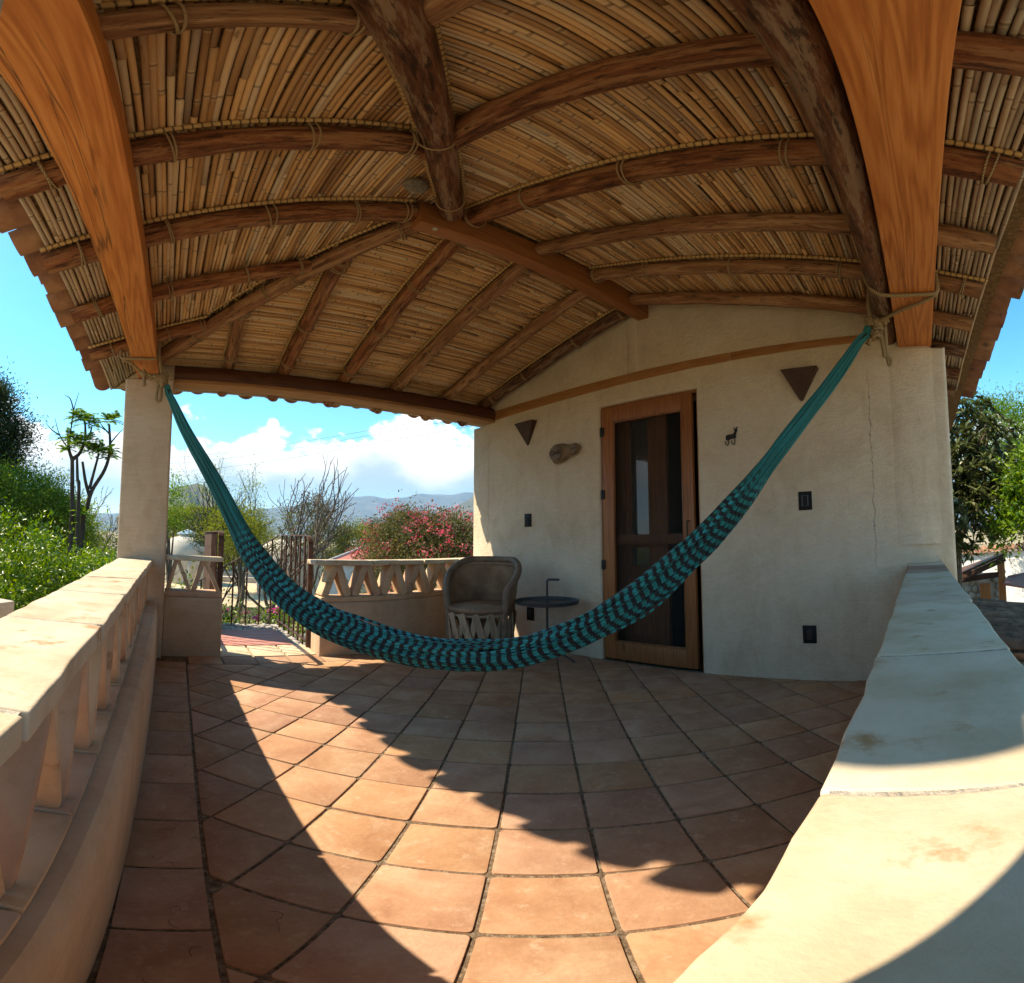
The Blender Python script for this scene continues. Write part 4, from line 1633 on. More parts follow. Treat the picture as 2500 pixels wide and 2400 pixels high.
def cover(name, y, z, kind, label, cat, grp):
    t = thing(name, label, cat, (X0, y, z), grp)
    MB().box(X0 - .009, X0 - .001, y - .046, y + .046, z - .062, z + .062).build('cover_plate', M['plate_black'], t, bevel=.003, smooth='auto')
    if kind == 'switch':
        MB().box(X0 - .012, X0 - .0095, y - .023, y + .023, z - .036, z + .036).build('frame', M['black_face'], t, bevel=.001)
        MB().box(X0 - .016, X0 - .0125, y - .016, y + .016, z - .033, z + .033).build('rocker', M['plate_black'], t, bevel=.001)
    else:
        MB().box(X0 - .013, X0 - .0095, y - .017, y + .017, z - .034, z + .034).build('socket_face', M['black_face'], t, bevel=.001)
        s = MB()
        for dz in (.017, -.017):
            for dy in (-.006, .006):
                s.box(X0 - .0136, X0 - .0131, y + dy - .0012, y + dy + .0012, z + dz - .004, z + dz + .005)
            s.lathe([(.0026, 0), (.0026, .0006)], 8, (X0 - .0134, y, z + dz - .010))
        s.build('slot', M['iron'], t)


cover('light_switch', .763, 1.222, 'switch', 'black light switch on the plaster between the deer hook and the corner', 'light switch', 'black switches')
cover('light_switch', 3.319, 1.190, 'switch', 'black light switch on the plaster above the leather chair', 'light switch', 'black switches')
cover('power_outlet', .769, .323, 'outlet', 'black power outlet low on the wall right of the door', 'power outlet', 'black outlets')
cover('power_outlet', 3.29, .304, 'outlet', 'black power outlet low on the wall behind the side table', 'power outlet', 'black outlets')

# deer shaped coat hook
dk = thing('coat_hook', 'small black deer shaped coat hook with two hooks right of the door', 'coat hook', (X0, 1.27, 1.7))
# profile in (y to the right = -Y, z), head on the right
prof = [(-.050, .012), (-.047, .026), (-.034, .032), (-.010, .033), (.006, .036), (.013, .046), (.014, .060), (.008, .078), (.010, .081), (.017, .070),
        (.024, .068), (.036, .083), (.038, .081), (.033, .064), (.037, .052), (.031, .048), (.027, .036), (.024, .020), (.026, .010), (.020, .004), (.006, .002),
        (-.012, .001), (-.026, -.004), (-.040, -.008), (-.048, -.002)]
MB().extrude([(X0 - .012, 1.268 - y * 1.05, 1.690 + z * 1.05) for y, z in prof], (.007, 0, 0)).build('deer_plate', M['iron'], dk)
for y0, sgn in ((-.032, -1), (.016, -1)):
    pts = [(X0 - .009, 1.268 - y0, 1.690 + .002), (X0 - .010, 1.268 - y0 - .002, 1.662)]
    for a in range(0, 181, 20):
        pts.append((X0 - .012 - .012 * math.sin(R(a) / 2), 1.268 - y0 - .002 - sgn * .009 * (1 - math.cos(R(a))) , 1.662 - .016 * math.sin(R(a))))
    pts.append((X0 - .026, pts[-1][1], 1.675))
    MB().tube(pts, .0034, 8).build('hook', M['iron'], dk, smooth=True)

# driftwood name sign
sg = thing('wooden_sign', 'driftwood slice sign carved with Cielo on the wall left of the door', 'sign', (X0, 2.82, 1.77))
ctr = Vector((X0 - .045, 2.80, 1.770))
bm = bmesh.new()
bmesh.ops.create_uvsphere(bm, u_segments=28, v_segments=16, radius=1)
for v_ in bm.verts:
    c = v_.co.copy()
    s = c.y                                     # +Y is left in the picture: the fat end
    th = .050 + .040 / (1 + math.exp(-6 * (s + .05))) - .008 * math.exp(-((s + .35) / .2) ** 2)
    q = math.sqrt(max(1e-6, 1 - s * s))
    flat = min(1, q * 1.5) / q
    v_.co.y = s * .160
    v_.co.z = c.z * th * flat - .012 * s + (.018 if s < -.4 else 0) * (-s - .4)
    v_.co.x = c.x * .044 * flat * (1 + .15 * s)
    v_.co += ctr
me = bpy.data.meshes.new('log_slice')
bm.to_mesh(me)
bm.free()
me.materials.append(M['driftwood'])
me.polygons.foreach_set('use_smooth', [True] * len(me.polygons))
link('log_slice', me, sg)
fv = []
for k in range(28):
    a = 2 * math.pi * k / 28
    fv.append((ctr.x - .044, ctr.y + .072 + .072 * math.cos(a), ctr.z - .008 + .066 * math.sin(a)))
MB().extrude(fv, (-.010, 0, 0)).build('carved_face', M['cutface'], sg, bevel=.002, segs=2, smooth='auto')
kn = [(ctr.x - .022, ctr.y - .118 + .034 * math.cos(2 * math.pi * k / 20), ctr.z + .012 + .040 * math.sin(2 * math.pi * k / 20)) for k in range(20)]
MB().extrude(kn, (-.016, 0, 0)).build('knot_end', M['cutface'], sg, bevel=.004, segs=2, smooth='auto')
MB().tube([(ctr.x - .0385, ctr.y - .095, ctr.z + .012), (ctr.x - .040, ctr.y - .115, ctr.z + .004), (ctr.x - .0385, ctr.y - .145, ctr.z + .016)], .004, 6).build('split', M['carve'], sg)
fc = bpy.data.curves.new('lettering', 'FONT')
fc.body = 'Cielo'
fc.size = .058
fc.extrude = .0012
fc.shear = .18
fc.align_x = 'CENTER'
fc.align_y = 'CENTER'
fc.materials.append(M['carve'])
tmp = bpy.data.objects.new('lettering_outline', fc)
C.objects.link(tmp)
bpy.context.view_layer.update()
fme = bpy.data.meshes.new_from_object(tmp.evaluated_get(bpy.context.evaluated_depsgraph_get()))
bpy.data.objects.remove(tmp)
fme.name = 'lettering'
fo = bpy.data.objects.new('lettering', fme)
fo['kind'] = 'stuff'
C.objects.link(fo)
fo.parent = sg
mt = Matrix.Translation((ctr.x - .0555, ctr.y + .072, ctr.z - .006)) @ Matrix(((0, 0, -1, 0), (-1, 0, 0, 0), (0, 1, 0, 0), (0, 0, 0, 1))) @ Matrix.Rotation(R(4), 4, 'Z')
fo.matrix_basis = mt
fo.matrix_parent_inverse = WM[sg].inverted()

# ================================================================== leather barrel chair
CH = Vector((2.44, 3.17, 0))
FA = R(212)                                       # the way the chair faces
ch = thing('barrel_chair', 'brown leather barrel chair on a crossed cedar strip base in the corner', 'chair', CH)


def cpol(r, ang, z):
    a = FA + ang
    return (CH.x + r * math.cos(a), CH.y + r * math.sin(a), z)


# base of crossed cedar strips between two hoops
for z, r in ((.030, .235), (.395, .252)):
    MB().tube([cpol(r, 2 * math.pi * k / 36, z) for k in range(37)], .012, 8, caps=False).build('hoop', M['cedar'], ch, smooth=True)
for k in range(15):
    a = 2 * math.pi * k / 15
    for s, rr in ((1, .252), (-1, .268)):
        sh = s * R(29)
        m = MB()
        p0, p1 = Vector(cpol(rr, a - sh / 2, .012)), Vector(cpol(rr + .014, a + sh / 2, .415))
        m.bar(p0, p1, .056, .009, up=Vector(cpol(1, a, 0)) - Vector(cpol(0, a, 0)))
        m.build('cedar_strip', M['cedar'], ch, bevel=.003, segs=1, smooth='auto')
# seat pad
prof = [(.02, .405), (.22, .405), (.262, .415), (.276, .435), (.270, .458), (.235, .474), (.14, .484), (.0, .487)]
m = MB().lathe(prof, 40, (CH.x, CH.y, 0))
m.build('seat', M['leather'], ch, smooth='auto')
# barrel back: leather sheet wrapped round 230 degrees, flaring upwards, falling to the front
NA, NZ = 40, 12
span = R(118)
v, f = [], []


def back_top(a):
    q = abs(a) / span
    return .83 - .24 * max(0, (q - .30) / .70) ** 1.5


def back_r(a, z):
    q = (z - .40) / .43
    return .272 + .050 * max(0, q) ** 1.1


for lay in (0, .018):
    for i in range(NA + 1):
        a = -span + 2 * span * i / NA
        for j in range(NZ + 1):
            z = .400 + (back_top(a) - .400) * j / NZ
            v.append(cpol(back_r(a, z) - lay, a + math.pi, z))
o_ = (NA + 1) * (NZ + 1)
for i in range(NA):
    for j in range(NZ):
        q = (i * (NZ + 1) + j, (i + 1) * (NZ + 1) + j, (i + 1) * (NZ + 1) + j + 1, i * (NZ + 1) + j + 1)
        f.append(q)
        f.append(tuple(o_ + k for k in q[::-1]))
MB().add(v, f).build('backrest', M['leather'], ch, smooth=True)
rim = []
for j in range(9):
    rim.append(cpol(back_r(-span, .12 + j * .068) - .008, -span + math.pi, .03 + j * (back_top(-span) - .03) / 8))
for i in range(1, NA):
    a = -span + 2 * span * i / NA
    rim.append(cpol(back_r(a, back_top(a)) - .008, a + math.pi, back_top(a)))
for j in range(8, -1, -1):
    rim.append(cpol(back_r(span, .12 + j * .068) - .008, span + math.pi, .03 + j * (back_top(span) - .03) / 8))
MB().tube(rim, .029, 10).build('rolled_rim', M['leather_rim'], ch, smooth=True)
st = MB()
for i in range(2, NA * 2 - 1):
    a = -span + span * i / NA
    z = back_top(a) - .050
    p = Vector(cpol(back_r(a, z) - .0205, a + math.pi, z))
    st.lathe([(.0038, -.006), (.0038, .006)], 5, p)
st.build('stitching', M['leather_rim'], ch)['kind'] = 'stuff'

# ================================================================== side table
TB = Vector((2.74, 2.71, 0))
tb = thing('side_table', 'round grey metal tray table with a bent carrying handle beside the door', 'side table', TB)
MB().lathe([(.0, .488), (.235, .488), (.250, .492), (.256, .520), (.252, .521), (.245, .497), (.0, .494)], 56, (TB.x, TB.y, 0)).build('tray', M['grey_metal'], tb, smooth='auto')
hp = [(TB.x, TB.y, .02), (TB.x, TB.y, .40), (TB.x, TB.y, .655)]
dv = Vector((.55, -.83, 0)).normalized()
for a in range(0, 91, 15):
    hp.append(tuple(Vector((TB.x, TB.y, .662)) + dv * (.022 * (1 - math.cos(R(a)))) + Vector((0, 0, .022 * math.sin(R(a))))))
hp.append(tuple(Vector((TB.x, TB.y, .684)) + dv * .10))
MB().tube(hp, .0095, 10).build('handle_pole', M['grey_metal'], tb, smooth='auto')
for ang in (-62, 58, 178):
    d2 = Vector((math.cos(R(ang)), math.sin(R(ang)), 0))
    MB().tube([Vector((TB.x, TB.y, .155)) + d2 * .006, Vector((TB.x, TB.y, .012)) + d2 * .225], .008, 8).build('leg', M['grey_metal'], tb, smooth='auto')

# ================================================================== hammock
PA, PB = Vector((-.062, 3.45, 0)), Vector((2.65, .23, 0))
prof = [(.010, 2.067, .036), (.040, 1.835, .062), (.082, 1.589, .080), (.137, 1.313, .094), (.176, 1.083, .105), (.208, .899, .125), (.255, .718, .142),
        (.305, .590, .150), (.361, .508, .138), (.410, .460, .130), (.454, .438, .122), (.504, .433, .118), (.553, .455, .118), (.600, .515, .115), (.640, .590, .118),
        (.690, .722, .122), (.740, .887, .118), (.780, 1.03, .108), (.813, 1.184, .084), (.843, 1.343, .068), (.883, 1.545, .066), (.934, 1.806, .062), (.972, 2.041, .050), (.995, 2.192, .030)]
pu_, pz_, pw_ = (np.array(c) for c in zip(*prof))
us = np.linspace(.010, .995, 260)


def smooth1(a, k=9):
    p = np.pad(a, k, mode='edge')
    ker = np.hanning(2 * k + 1)
    ker /= ker.sum()
    return np.convolve(p, ker, 'valid')


uz, uw = smooth1(np.interp(us, pu_, pz_), 10), smooth1(np.interp(us, pu_, pw_), 10) * (1 - .10 * np.exp(-((us - .45) / .22) ** 2))
uz[0], uz[-1] = prof[0][1], prof[-1][1]
base = np.stack([PA.x + (PB.x - PA.x) * us, PA.y + (PB.y - PA.y) * us, uz], 1)
tan = np.gradient(base, axis=0)
tan /= np.linalg.norm(tan, axis=1)[:, None]
sidev = np.array([-(PB - PA).y, (PB - PA).x, 0]) / (PB - PA).length      # horizontal, across
upv = np.cross(sidev[None, :], tan)
upv *= np.sign(upv[:, 2:3])
arc = np.concatenate([[0], np.cumsum(np.linalg.norm(np.diff(base, axis=0), axis=1))])
ham = thing('hammock', 'teal and black striped string hammock slung from the beams across the terrace', 'hammock', (PA.x, PA.y, 2.1))


def strands(name, count, seed, in_bed=True):
    rs = np.random.default_rng(seed)
    V_, F_, UV_ = [], [], []
    ns = 5
    bed0, bed1 = .192, .822
    for k in range(count):
        th = 2 * math.pi * k / (count * .72) if k < count * .72 else rs.uniform(0, 6.283)
        rad = 1.0 if k < count * .72 else math.sqrt(rs.uniform(.05, .8))
        lobes = 1 + .15 * np.cos(3 * th + .6 + 1.2 * np.sin(us * 4)) + .07 * np.cos(7 * th + us * 9) + .07 * np.sin(us * 21 + rs.uniform(0, 6.3)) + .05 * np.sin(us * 47 + rs.uniform(0, 6.3))
        if k % 17 == 5:
            lobes = lobes + .35 * np.exp(-((us - rs.uniform(.3, .7)) / .06) ** 2)
        tw = th + .35 * np.sin(us * 3.1) + .05 * rs.normal()
        hh = uw / 2 * lobes * rad
        dd = uw / 2 * np.where((us > bed0) & (us < bed1), .80, .75) * lobes * rad
        a = np.cos(tw) * dd
        b = np.sin(tw) * hh
        wob = .004 * np.sin(us * 40 + rs.uniform(0, 6)) * smooth1(((us > bed0) & (us < bed1)).astype(float), 8) + .0015 * np.sin(us * 90 + rs.uniform(0, 6))
        P = base + sidev[None, :] * a[:, None] + upv * (b + wob)[:, None]
        bedm = smooth1(((us > bed0 + .006 * rs.normal()) & (us < bed1 + .006 * rs.normal())).astype(float), 4)
        r = (.0026 + .0022 * bedm) * rs.uniform(.85, 1.15)
        ph = arc / .047 + .55 * np.abs(np.sin(1.5 * tw)) + .05 * rs.normal()
        o = len(V_)
        for i in range(len(us)):
            for j in range(ns):
                q = 2 * math.pi * j / ns
                V_.append(P[i] + (sidev * math.cos(q) + upv[i] * math.sin(q)) * r[i])
        for i in range(len(us) - 1):
            for j in range(ns):
                j2 = (j + 1) % ns
                F_.append((o + i * ns + j, o + (i + 1) * ns + j, o + (i + 1) * ns + j2, o + i * ns + j2))
                p0, p1 = (ph[i], bedm[i]), (ph[i + 1], bedm[i + 1])
                UV_.extend((p0, p1, p1, p0))
    me = bpy.data.meshes.new(name)
    me.from_pydata(V_, [], F_)
    uvl = me.uv_layers.new(name='UVMap')
    uvl.data.foreach_set('uv', np.array(UV_, dtype=np.float32).ravel())
    me.materials.append(M['hammock'])
    me.polygons.foreach_set('use_smooth', [True] * len(me.polygons))
    o = link(name, me, ham)
    o['kind'] = 'stuff'
    return o


strands('woven_bed', 132, 3)
# looser selvedge folded behind the middle, its stripes out of step
keep = (base.copy(), uw.copy())
sel = np.exp(-((us - .47) / .15) ** 2)
base = base + sidev[None, :] * (.10 * sel)[:, None] + upv * (.022 * sel)[:, None]
uw = uw * (1 - .35 * sel)
strands('folded_edge', 40, 5)
base, uw = keep
for i0, i1, s in ((0, 12, 1), (-14, -1, 1)):
    P = [Vector(p) for p in base[i0:i1:3 if i0 == 0 else 3]]
    MB().tube([p + Vector((0, 0, .004)) for p in P], [.017] * len(P), 10).build('eye_wrap', M['cord_black'], ham, smooth='auto')
# a few stray yarns
for u0 in (60, 120, 175, 205):
    p = Vector(base[u0]) + Vector(upv[u0]) * (uw[u0] * .5) - Vector(sidev) * .03
    MB().tube([p, p + Vector((.012, .004, .018)), p + Vector((.030, -.008, .012)), p + Vector((.034, -.02, -.004))], .0016, 5).build('loose_yarn', M['hammock'], ham, smooth=True)


# ropes that carry it
def coil(m, p, axis, r, turns, rr, pitch_):
    axis = Vector(axis).normalized()
    s = axis.cross(Vector((0, 0, 1)) if abs(axis.z) < .9 else Vector((1, 0, 0))).normalized()
    u = s.cross(axis)
    pts = []
    n_ = int(turns * 14)
    for i in range(n_ + 1):
        a = 2 * math.pi * i / 14
        pts.append(Vector(p) + (s * math.cos(a) + u * math.sin(a)) * r + axis * (pitch_ * (i / 14 - turns / 2)))
    m.tube(pts, rr, 7)


def bez(*P, n=10):
    """Catmull-Rom through the points"""
    P = [Vector(p) for p in P]
    Q = [P[0] * 2 - P[1]] + P + [P[-1] * 2 - P[-2]]
    out = []
    for i in range(1, len(Q) - 2):
        for k in range(n):
            t = k / n
            a, b, c, d = Q[i - 1], Q[i], Q[i + 1], Q[i + 2]
            out.append(.5 * ((2 * b) + (c - a) * t + (2 * a - 5 * b + 4 * c - d) * t * t + (3 * b - a - 3 * c + d) * t ** 3))
    out.append(P[-1])
    return out


rk = thing('hanging_rope', 'knotted sisal rope looped round the left beam by the column holding the hammock', 'rope', (-.10, 3.4, 2.2), 'hammock ropes')
m = MB()
m.tube(bez((-.369, 3.30, 2.30), (-.366, 3.29, 2.24), (-.33, 3.285, 2.228), (-.24, 3.28, 2.228), (-.15, 3.28, 2.228), (-.118, 3.29, 2.25), (-.112, 3.31, 2.34), (-.116, 3.33, 2.39)), .0106, 8)
m.tube(bez((-.370, 3.31, 2.36), (-.369, 3.31, 2.25), (-.30, 3.35, 2.215), (-.215, 3.42, 2.165), (-.15, 3.45, 2.145), (-.09, 3.45, 2.13)), .0106, 8)
m.tube(bez((-.108, 3.36, 2.40), (-.104, 3.40, 2.30), (-.085, 3.44, 2.19), (-.07, 3.45, 2.12)), .0112, 8)
m.build('rope_loop', M['rope'], rk, smooth=True)
k1 = MB()
coil(k1, (-.215, 3.42, 2.165), (.5, .3, -.6), .018, 2.4, .0106, .014)
coil(k1, (-.165, 3.445, 2.146), (.8, .2, -.2), .017, 2.2, .0106, .014)
coil(k1, (-.110, 3.45, 2.140), (1, 0, .1), .025, 3.2, .0112, .015)
coil(k1, (-.072, 3.45, 2.135), (.3, .1, 1), .027, 3.4, .0112, .015)
coil(k1, (-.066, 3.45, 2.105), (.6, -.2, -.8), .025, 3.0, .0110, .014)
coil(k1, (-.058, 3.45, 2.160), (.2, 1, .3), .018, 2.0, .0110, .012)
k1.build('knot', M['rope'], rk, smooth=True)
m = MB()
m.tube(bez((-.212, 3.42, 2.16), (-.206, 3.42, 2.12), (-.202, 3.42, 2.06)), [.013] * 20 + [.013], 8)
m.tube(bez((-.10, 3.45, 2.11), (-.108, 3.45, 2.04), (-.112, 3.45, 1.975), (-.096, 3.45, 1.955), (-.080, 3.45, 1.975), (-.078, 3.45, 2.05), (-.084, 3.45, 2.11)), .0118, 8)
m.build('rope_tail', M['rope'], rk, smooth=True)

rk = thing('hanging_rope', 'knotted sisal rope round the right beam above the wall corner holding the hammock', 'rope', (2.6, .2, 2.2), 'hammock ropes')
m = MB()
m.tube(bez((2.30, .205, 2.40), (2.30, .212, 2.33), (2.305, .18, 2.262), (2.31, .14, 2.235), (2.315, .07, 2.226), (2.32, -.04, 2.226), (2.32, -.12, 2.230), (2.32, -.136, 2.26), (2.32, -.134, 2.36)), .0112, 8)
m.tube(bez((2.345, -.134, 2.36), (2.345, -.136, 2.25), (2.40, -.06, 2.222), (2.50, .05, 2.226), (2.60, .15, 2.226), (2.635, .19, 2.222)), .0106, 8)
m.tube(bez((2.615, .224, 2.46), (2.625, .232, 2.36), (2.64, .232, 2.27), (2.65, .232, 2.21)), .013, 8)
m.build('rope_loop', M['rope'], rk, smooth=True)
k1 = MB()
coil(k1, (2.645, .232, 2.225), (.1, .1, 1), .020, 3.2, .0118, .017)
coil(k1, (2.650, .155, 2.235), (.2, 1, .1), .018, 2.6, .0118, .015)
coil(k1, (2.650, .190, 2.195), (.1, .2, 1), .021, 3.2, .0118, .017)
coil(k1, (2.645, .205, 2.140), (.3, .4, 1), .019, 2.4, .0118, .016)
coil(k1, (2.640, .195, 2.225), (0, .8, -.5), .020, 2.2, .0118, .016)
k1.build('knot', M['rope'], rk, smooth=True)
m = MB()
m.tube(bez((2.65, .178, 2.17), (2.65, .168, 2.09), (2.65, .160, 2.00)), [.013] * 20 + [.015], 8)
m.tube(bez((2.655, .150, 2.20), (2.655, .150, 2.10), (2.655, .145, 2.00), (2.655, .135, 1.95), (2.655, .125, 1.975), (2.655, .140, 2.0)), .0118, 8)
m.tube(bez((2.64, .235, 2.12), (2.64, .242, 2.10), (2.64, .25, 2.085)), [.010] * 20 + [.020], 8)
m.build('rope_tail', M['rope'], rk, smooth=True)

# ================================================================== gate and stair railing
gt = thing('gate_leaf', 'rust brown iron gate leaf standing open beyond the short low wall', 'gate', (.47, 4.6, 0))
MB().box(.462, .470, 4.80, 5.62, .02, 1.020).build('sheet', M['rail'], gt)
for k in range(4):
    MB().tube([(.466, 4.35 + k * .115, .03), (.466, 4.35 + k * .115, 1.02)], .008, 8).build('bar', M['rail'], gt, smooth='auto')
MB().bar((.466, 4.06, 1.026), (.466, 5.63, 1.026), .040, .010).build('top_rail', M['rail'], gt)
MB().bar((.466, 4.06, .10), (.466, 5.63, .10), .040, .010).build('bottom_rail', M['rail'], gt)
fb = []
for a in range(0, 91, 15):
    fb.append((.466, 4.06 - .075 * math.sin(R(a)), 1.026 - .075 * (1 - math.cos(R(a)))))
fb += [(.466, 3.985, .60), (.466, 3.985, .04)]
m = MB()
for p, q in zip(fb[:-1], fb[1:]):
    m.bar(p, q, .045, .010, up=(0, 1, .3))
m.build('curved_stile', M['rail'], gt)

rl_ = thing('stair_railing', 'brown iron railing with twisted bars turning down the stairs past the gap', 'railing', (1.28, 4.8, 0))
fb = [(1.285, 4.115, -.02), (1.285, 4.115, .80)]
for a in range(0, 91, 15):
    fb.append((1.285, 4.115 + .11 * (1 - math.cos(R(a))), .90 + .115 * math.sin(R(a))))
fb += [(1.285, 4.6, 1.018), (1.285, 5.0, 1.018), (1.285, 5.34, 1.018)]
m = MB()
for p, q in zip(fb[:-1], fb[1:]):
    m.bar(p, q, .042, .011, up=(0, 1, .3))
m.build('curved_rail', M['rail'], rl_)
MB().bar((1.285, 4.165, -.02), (1.285, 4.165, .99), .016, .035, up=(0, 1, 0)).build('post', M['rail'], rl_)


def twisted(x, y, z0, z1):
    k = max(8, int((z1 - z0) / .022))
    m = MB()
    for s in range(k):
        pass
    pts = [(x, y, z0 + (z1 - z0) * i / k) for i in range(k + 1)]
    v, f = [], []
    for i, p in enumerate(pts):
        for j in range(4):
            a = math.pi / 2 * j + i * .55 * (1 if .25 < i / k < .75 else .0) + .78
            v.append((p[0] + .0115 * math.cos(a), p[1] + .0115 * math.sin(a), p[2]))
    for i in range(k):
        for j in range(4):
            f.append((4 * i + j, 4 * i + (j + 1) % 4, 4 * i + 4 + (j + 1) % 4, 4 * i + 4 + j))
    return m.add(v, f)


for yy in (4.30, 4.46, 4.62, 4.80, 5.00, 5.20):
    twisted(1.285, yy, -.03, 1.014).build('bar', M['rail'], rl_)
ra, rb = Vector((1.285, 5.34, 1.018)), Vector((-.35, 5.36, .02))
MB().bar(ra, rb, .04, .011).build('hand_rail', M['rail'], rl_)
for xx in (1.21, 1.08, .93, .775, .60, .42):
    zt = ra.z + (rb.z - ra.z) * (ra.x - xx) / (ra.x - rb.x)
    z0 = -.03 if xx > .72 else -.03 - (.72 - xx) * .6
    twisted(xx, 5.35, z0, zt - .004).build('bar', M['rail'], rl_)
MB().bar((1.285, 4.16, .05), (1.285, 5.34, .05), .03, .010).build('lower_rail', M['rail'], rl_)
for k in range(9):
    MB().box(.46 - .30 * (k + 1), .46 - .30 * k - .004, 4.70, 5.42, -2.6, -.20 - .17 * (k + 1)).build('step', M['mortar'], path, bevel=.006)

# ================================================================== ground and far land
GZ = -2.70
g = MB()
rings = [0, 6, 14, 30, 60, 120, 300, 800, 2000, 5000, 9000]
NS = 48
for i, r in enumerate(rings):
    for j in range(NS):
        a = 2 * math.pi * j / NS
        z = GZ + (0 if r < 20 else rng.uniform(-.25, .25) if r < 200 else -r * .0012 + rng.uniform(-2, 2))
        g.v.append((r * math.cos(a), r * math.sin(a), z))
for i in range(len(rings) - 1):
    for j in range(NS):
        j2 = (j + 1) % NS
        g.f.append((i * NS + j, (i + 1) * NS + j, (i + 1) * NS + j2, i * NS + j2))
        g.uv.append([(0, 0)] * 4)
        g.m.append(0)
struct(g.build('ground', M['ground'], smooth=True))


def hill(name, az0, az1, d, depth, prof, seed, mat='hill'):
    """ridge between two bearings; prof: list of (t, elevation angle at the crest in degrees)"""
    rs = np.random.default_rng(seed)
    nt, nd = 90, 14
    ts = np.linspace(0, 1, nt)
    el = np.interp(ts, *zip(*prof))
    rough = np.zeros(nt)
    for o, am in ((7, .22), (17, .11), (41, .05)):
        rough += am * np.sin(ts * o * 6.28 / 2 + rs.uniform(0, 6)) * np.clip(el, 0, 2) / 2
    el = el + rough
    v, f = [], []
    for i in range(nt):
        a = R(az0 + (az1 - az0) * ts[i])
        for j in range(nd):
            q = j / (nd - 1)
            dd = d - depth * (1 - q) * (1 + .15 * math.sin(i * .35 + seed)) if q < 1 else d
            hgt = d * math.tan(R(max(0, el[i]))) * (q ** 1.35)
            hgt *= 1 + (.16 * math.sin(i * .55 + 5 * q + seed) + .08 * math.sin(i * 1.3 + 9 * q)) * (1 - q) * 1.6
            v.append((dd * math.cos(a), dd * math.sin(a), -14 + hgt + (14 if q > .2 else 14 * q / .2)))
        dd = d + depth * 1.4
        v.append((dd * math.cos(a), dd * math.sin(a), -30))
    k = nd + 1
    for i in range(nt - 1):
        for j in range(k - 1):
            f.append((i * k + j, i * k + j + 1, (i + 1) * k + j + 1, (i + 1) * k + j))
    return struct(MB().add(v, f).build(name, M[mat], smooth=True))


hill('hill', 96, 77, 1500, 700, [(0, 1.8), (.18, 3.2), (.34, 5.6), (.44, 5.9), (.56, 5.7), (.66, 4.8), (.82, 2.6), (1, .6)], 1)
hill('hill', 62, 20, 2300, 1100, [(0, .6), (.10, 3.2), (.2, 5.4), (.3, 6.0), (.45, 5.8), (.7, 4.5), (1, 2)], 2)
hill('mountain', 86, 30, 6500, 2500, [(0, 1.2), (.16, 3.8), (.30, 4.8), (.40, 5.0), (.47, 5.7), (.56, 5.7), (.66, 5.2), (.8, 5), (1, 3)], 3)
hill('mountain', 140, 84, 6800, 2500, [(0, 2.0), (.3, 2.6), (.5, 1.6), (.8, 2.2), (1, 1.6)], 4)
hill('mountain', 24, -50, 6800, 2500, [(0, 2.0), (.3, 3.0), (.5, 2.6), (.8, 3.2), (1, 1.6)], 5)


# ================================================================== plants
def leaf_object(name, P, size, mat, parent=None, aspect=.42, flat=.35, seed=0, dirs=None, fold=.12, jitter=.35, stuff=False):
    """one mesh of many single leaves: P centres (n,3); dirs optional growing directions"""
    rs = np.random.default_rng(seed)
    n = len(P)
    d = rs.normal(size=(n, 3))
    if dirs is not None:
        d = dirs + jitter * d
    d /= np.linalg.norm(d, axis=1)[:, None]
    up = rs.normal(size=(n, 3)) * flat
    up[:, 2] += 1.0
    s = np.cross(d, up)
    s /= np.linalg.norm(s, axis=1)[:, None] + 1e-9
    nn = np.cross(s, d)
    L = (size * rs.uniform(.65, 1.25, n))[:, None]
    w = L * aspect * .5
    b = P - d * L * .5
    tip = P + d * L * .5
    l = P - d * L * .06 + s * w + nn * L * fold
    r = P - d * L * .06 - s * w + nn * L * fold
    V = np.stack([b, r, tip, l], 1).reshape(-1, 3).astype(np.float32)
    me = bpy.data.meshes.new(name)
    me.vertices.add(4 * n)
    me.vertices.foreach_set('co', V.ravel())
    idx = np.arange(n, dtype=np.int32)[:, None] * 4
    tri = np.concatenate([idx + np.array([0, 1, 2]), idx + np.array([0, 2, 3])], 1).astype(np.int32)
    me.loops.add(6 * n)
    me.loops.foreach_set('vertex_index', tri.ravel())
    me.polygons.add(2 * n)
    me.polygons.foreach_set('loop_start', np.arange(2 * n, dtype=np.int32) * 3)
    me.update(calc_edges=True)
    me.materials.append(mat if not isinstance(mat, str) else M[mat])
    o = link(name, me, parent)
    if stuff:
        o['kind'] = 'stuff'
    return o


def clumps(center, rad, k, per, cr, seed, low=-1.0, hollow=.55):
    """leaf centres: k clumps spread through an ellipsoid, mostly near its skin"""
    rs = np.random.default_rng(seed)
    d = rs.normal(size=(k, 3))
    d /= np.linalg.norm(d, axis=1)[:, None]
    d[:, 2] = np.where(d[:, 2] < low, -d[:, 2], d[:, 2])
    q = hollow + (1 - hollow) * rs.uniform(0, 1, k) ** .6
    c = np.array(center) + d * q[:, None] * np.array(rad) * rs.uniform(.8, 1.12, (k, 1))
    s = cr * rs.uniform(.55, 1.3, k)
    P = np.repeat(c, per, 0) + rs.normal(size=(k * per, 3)) * np.repeat(s, per)[:, None] * np.array([1, 1, .7])
    D = P - np.repeat(c, per, 0) + np.repeat(d, per, 0) * cr * .8
    return P, D / (np.linalg.norm(D, axis=1)[:, None] + 1e-9)


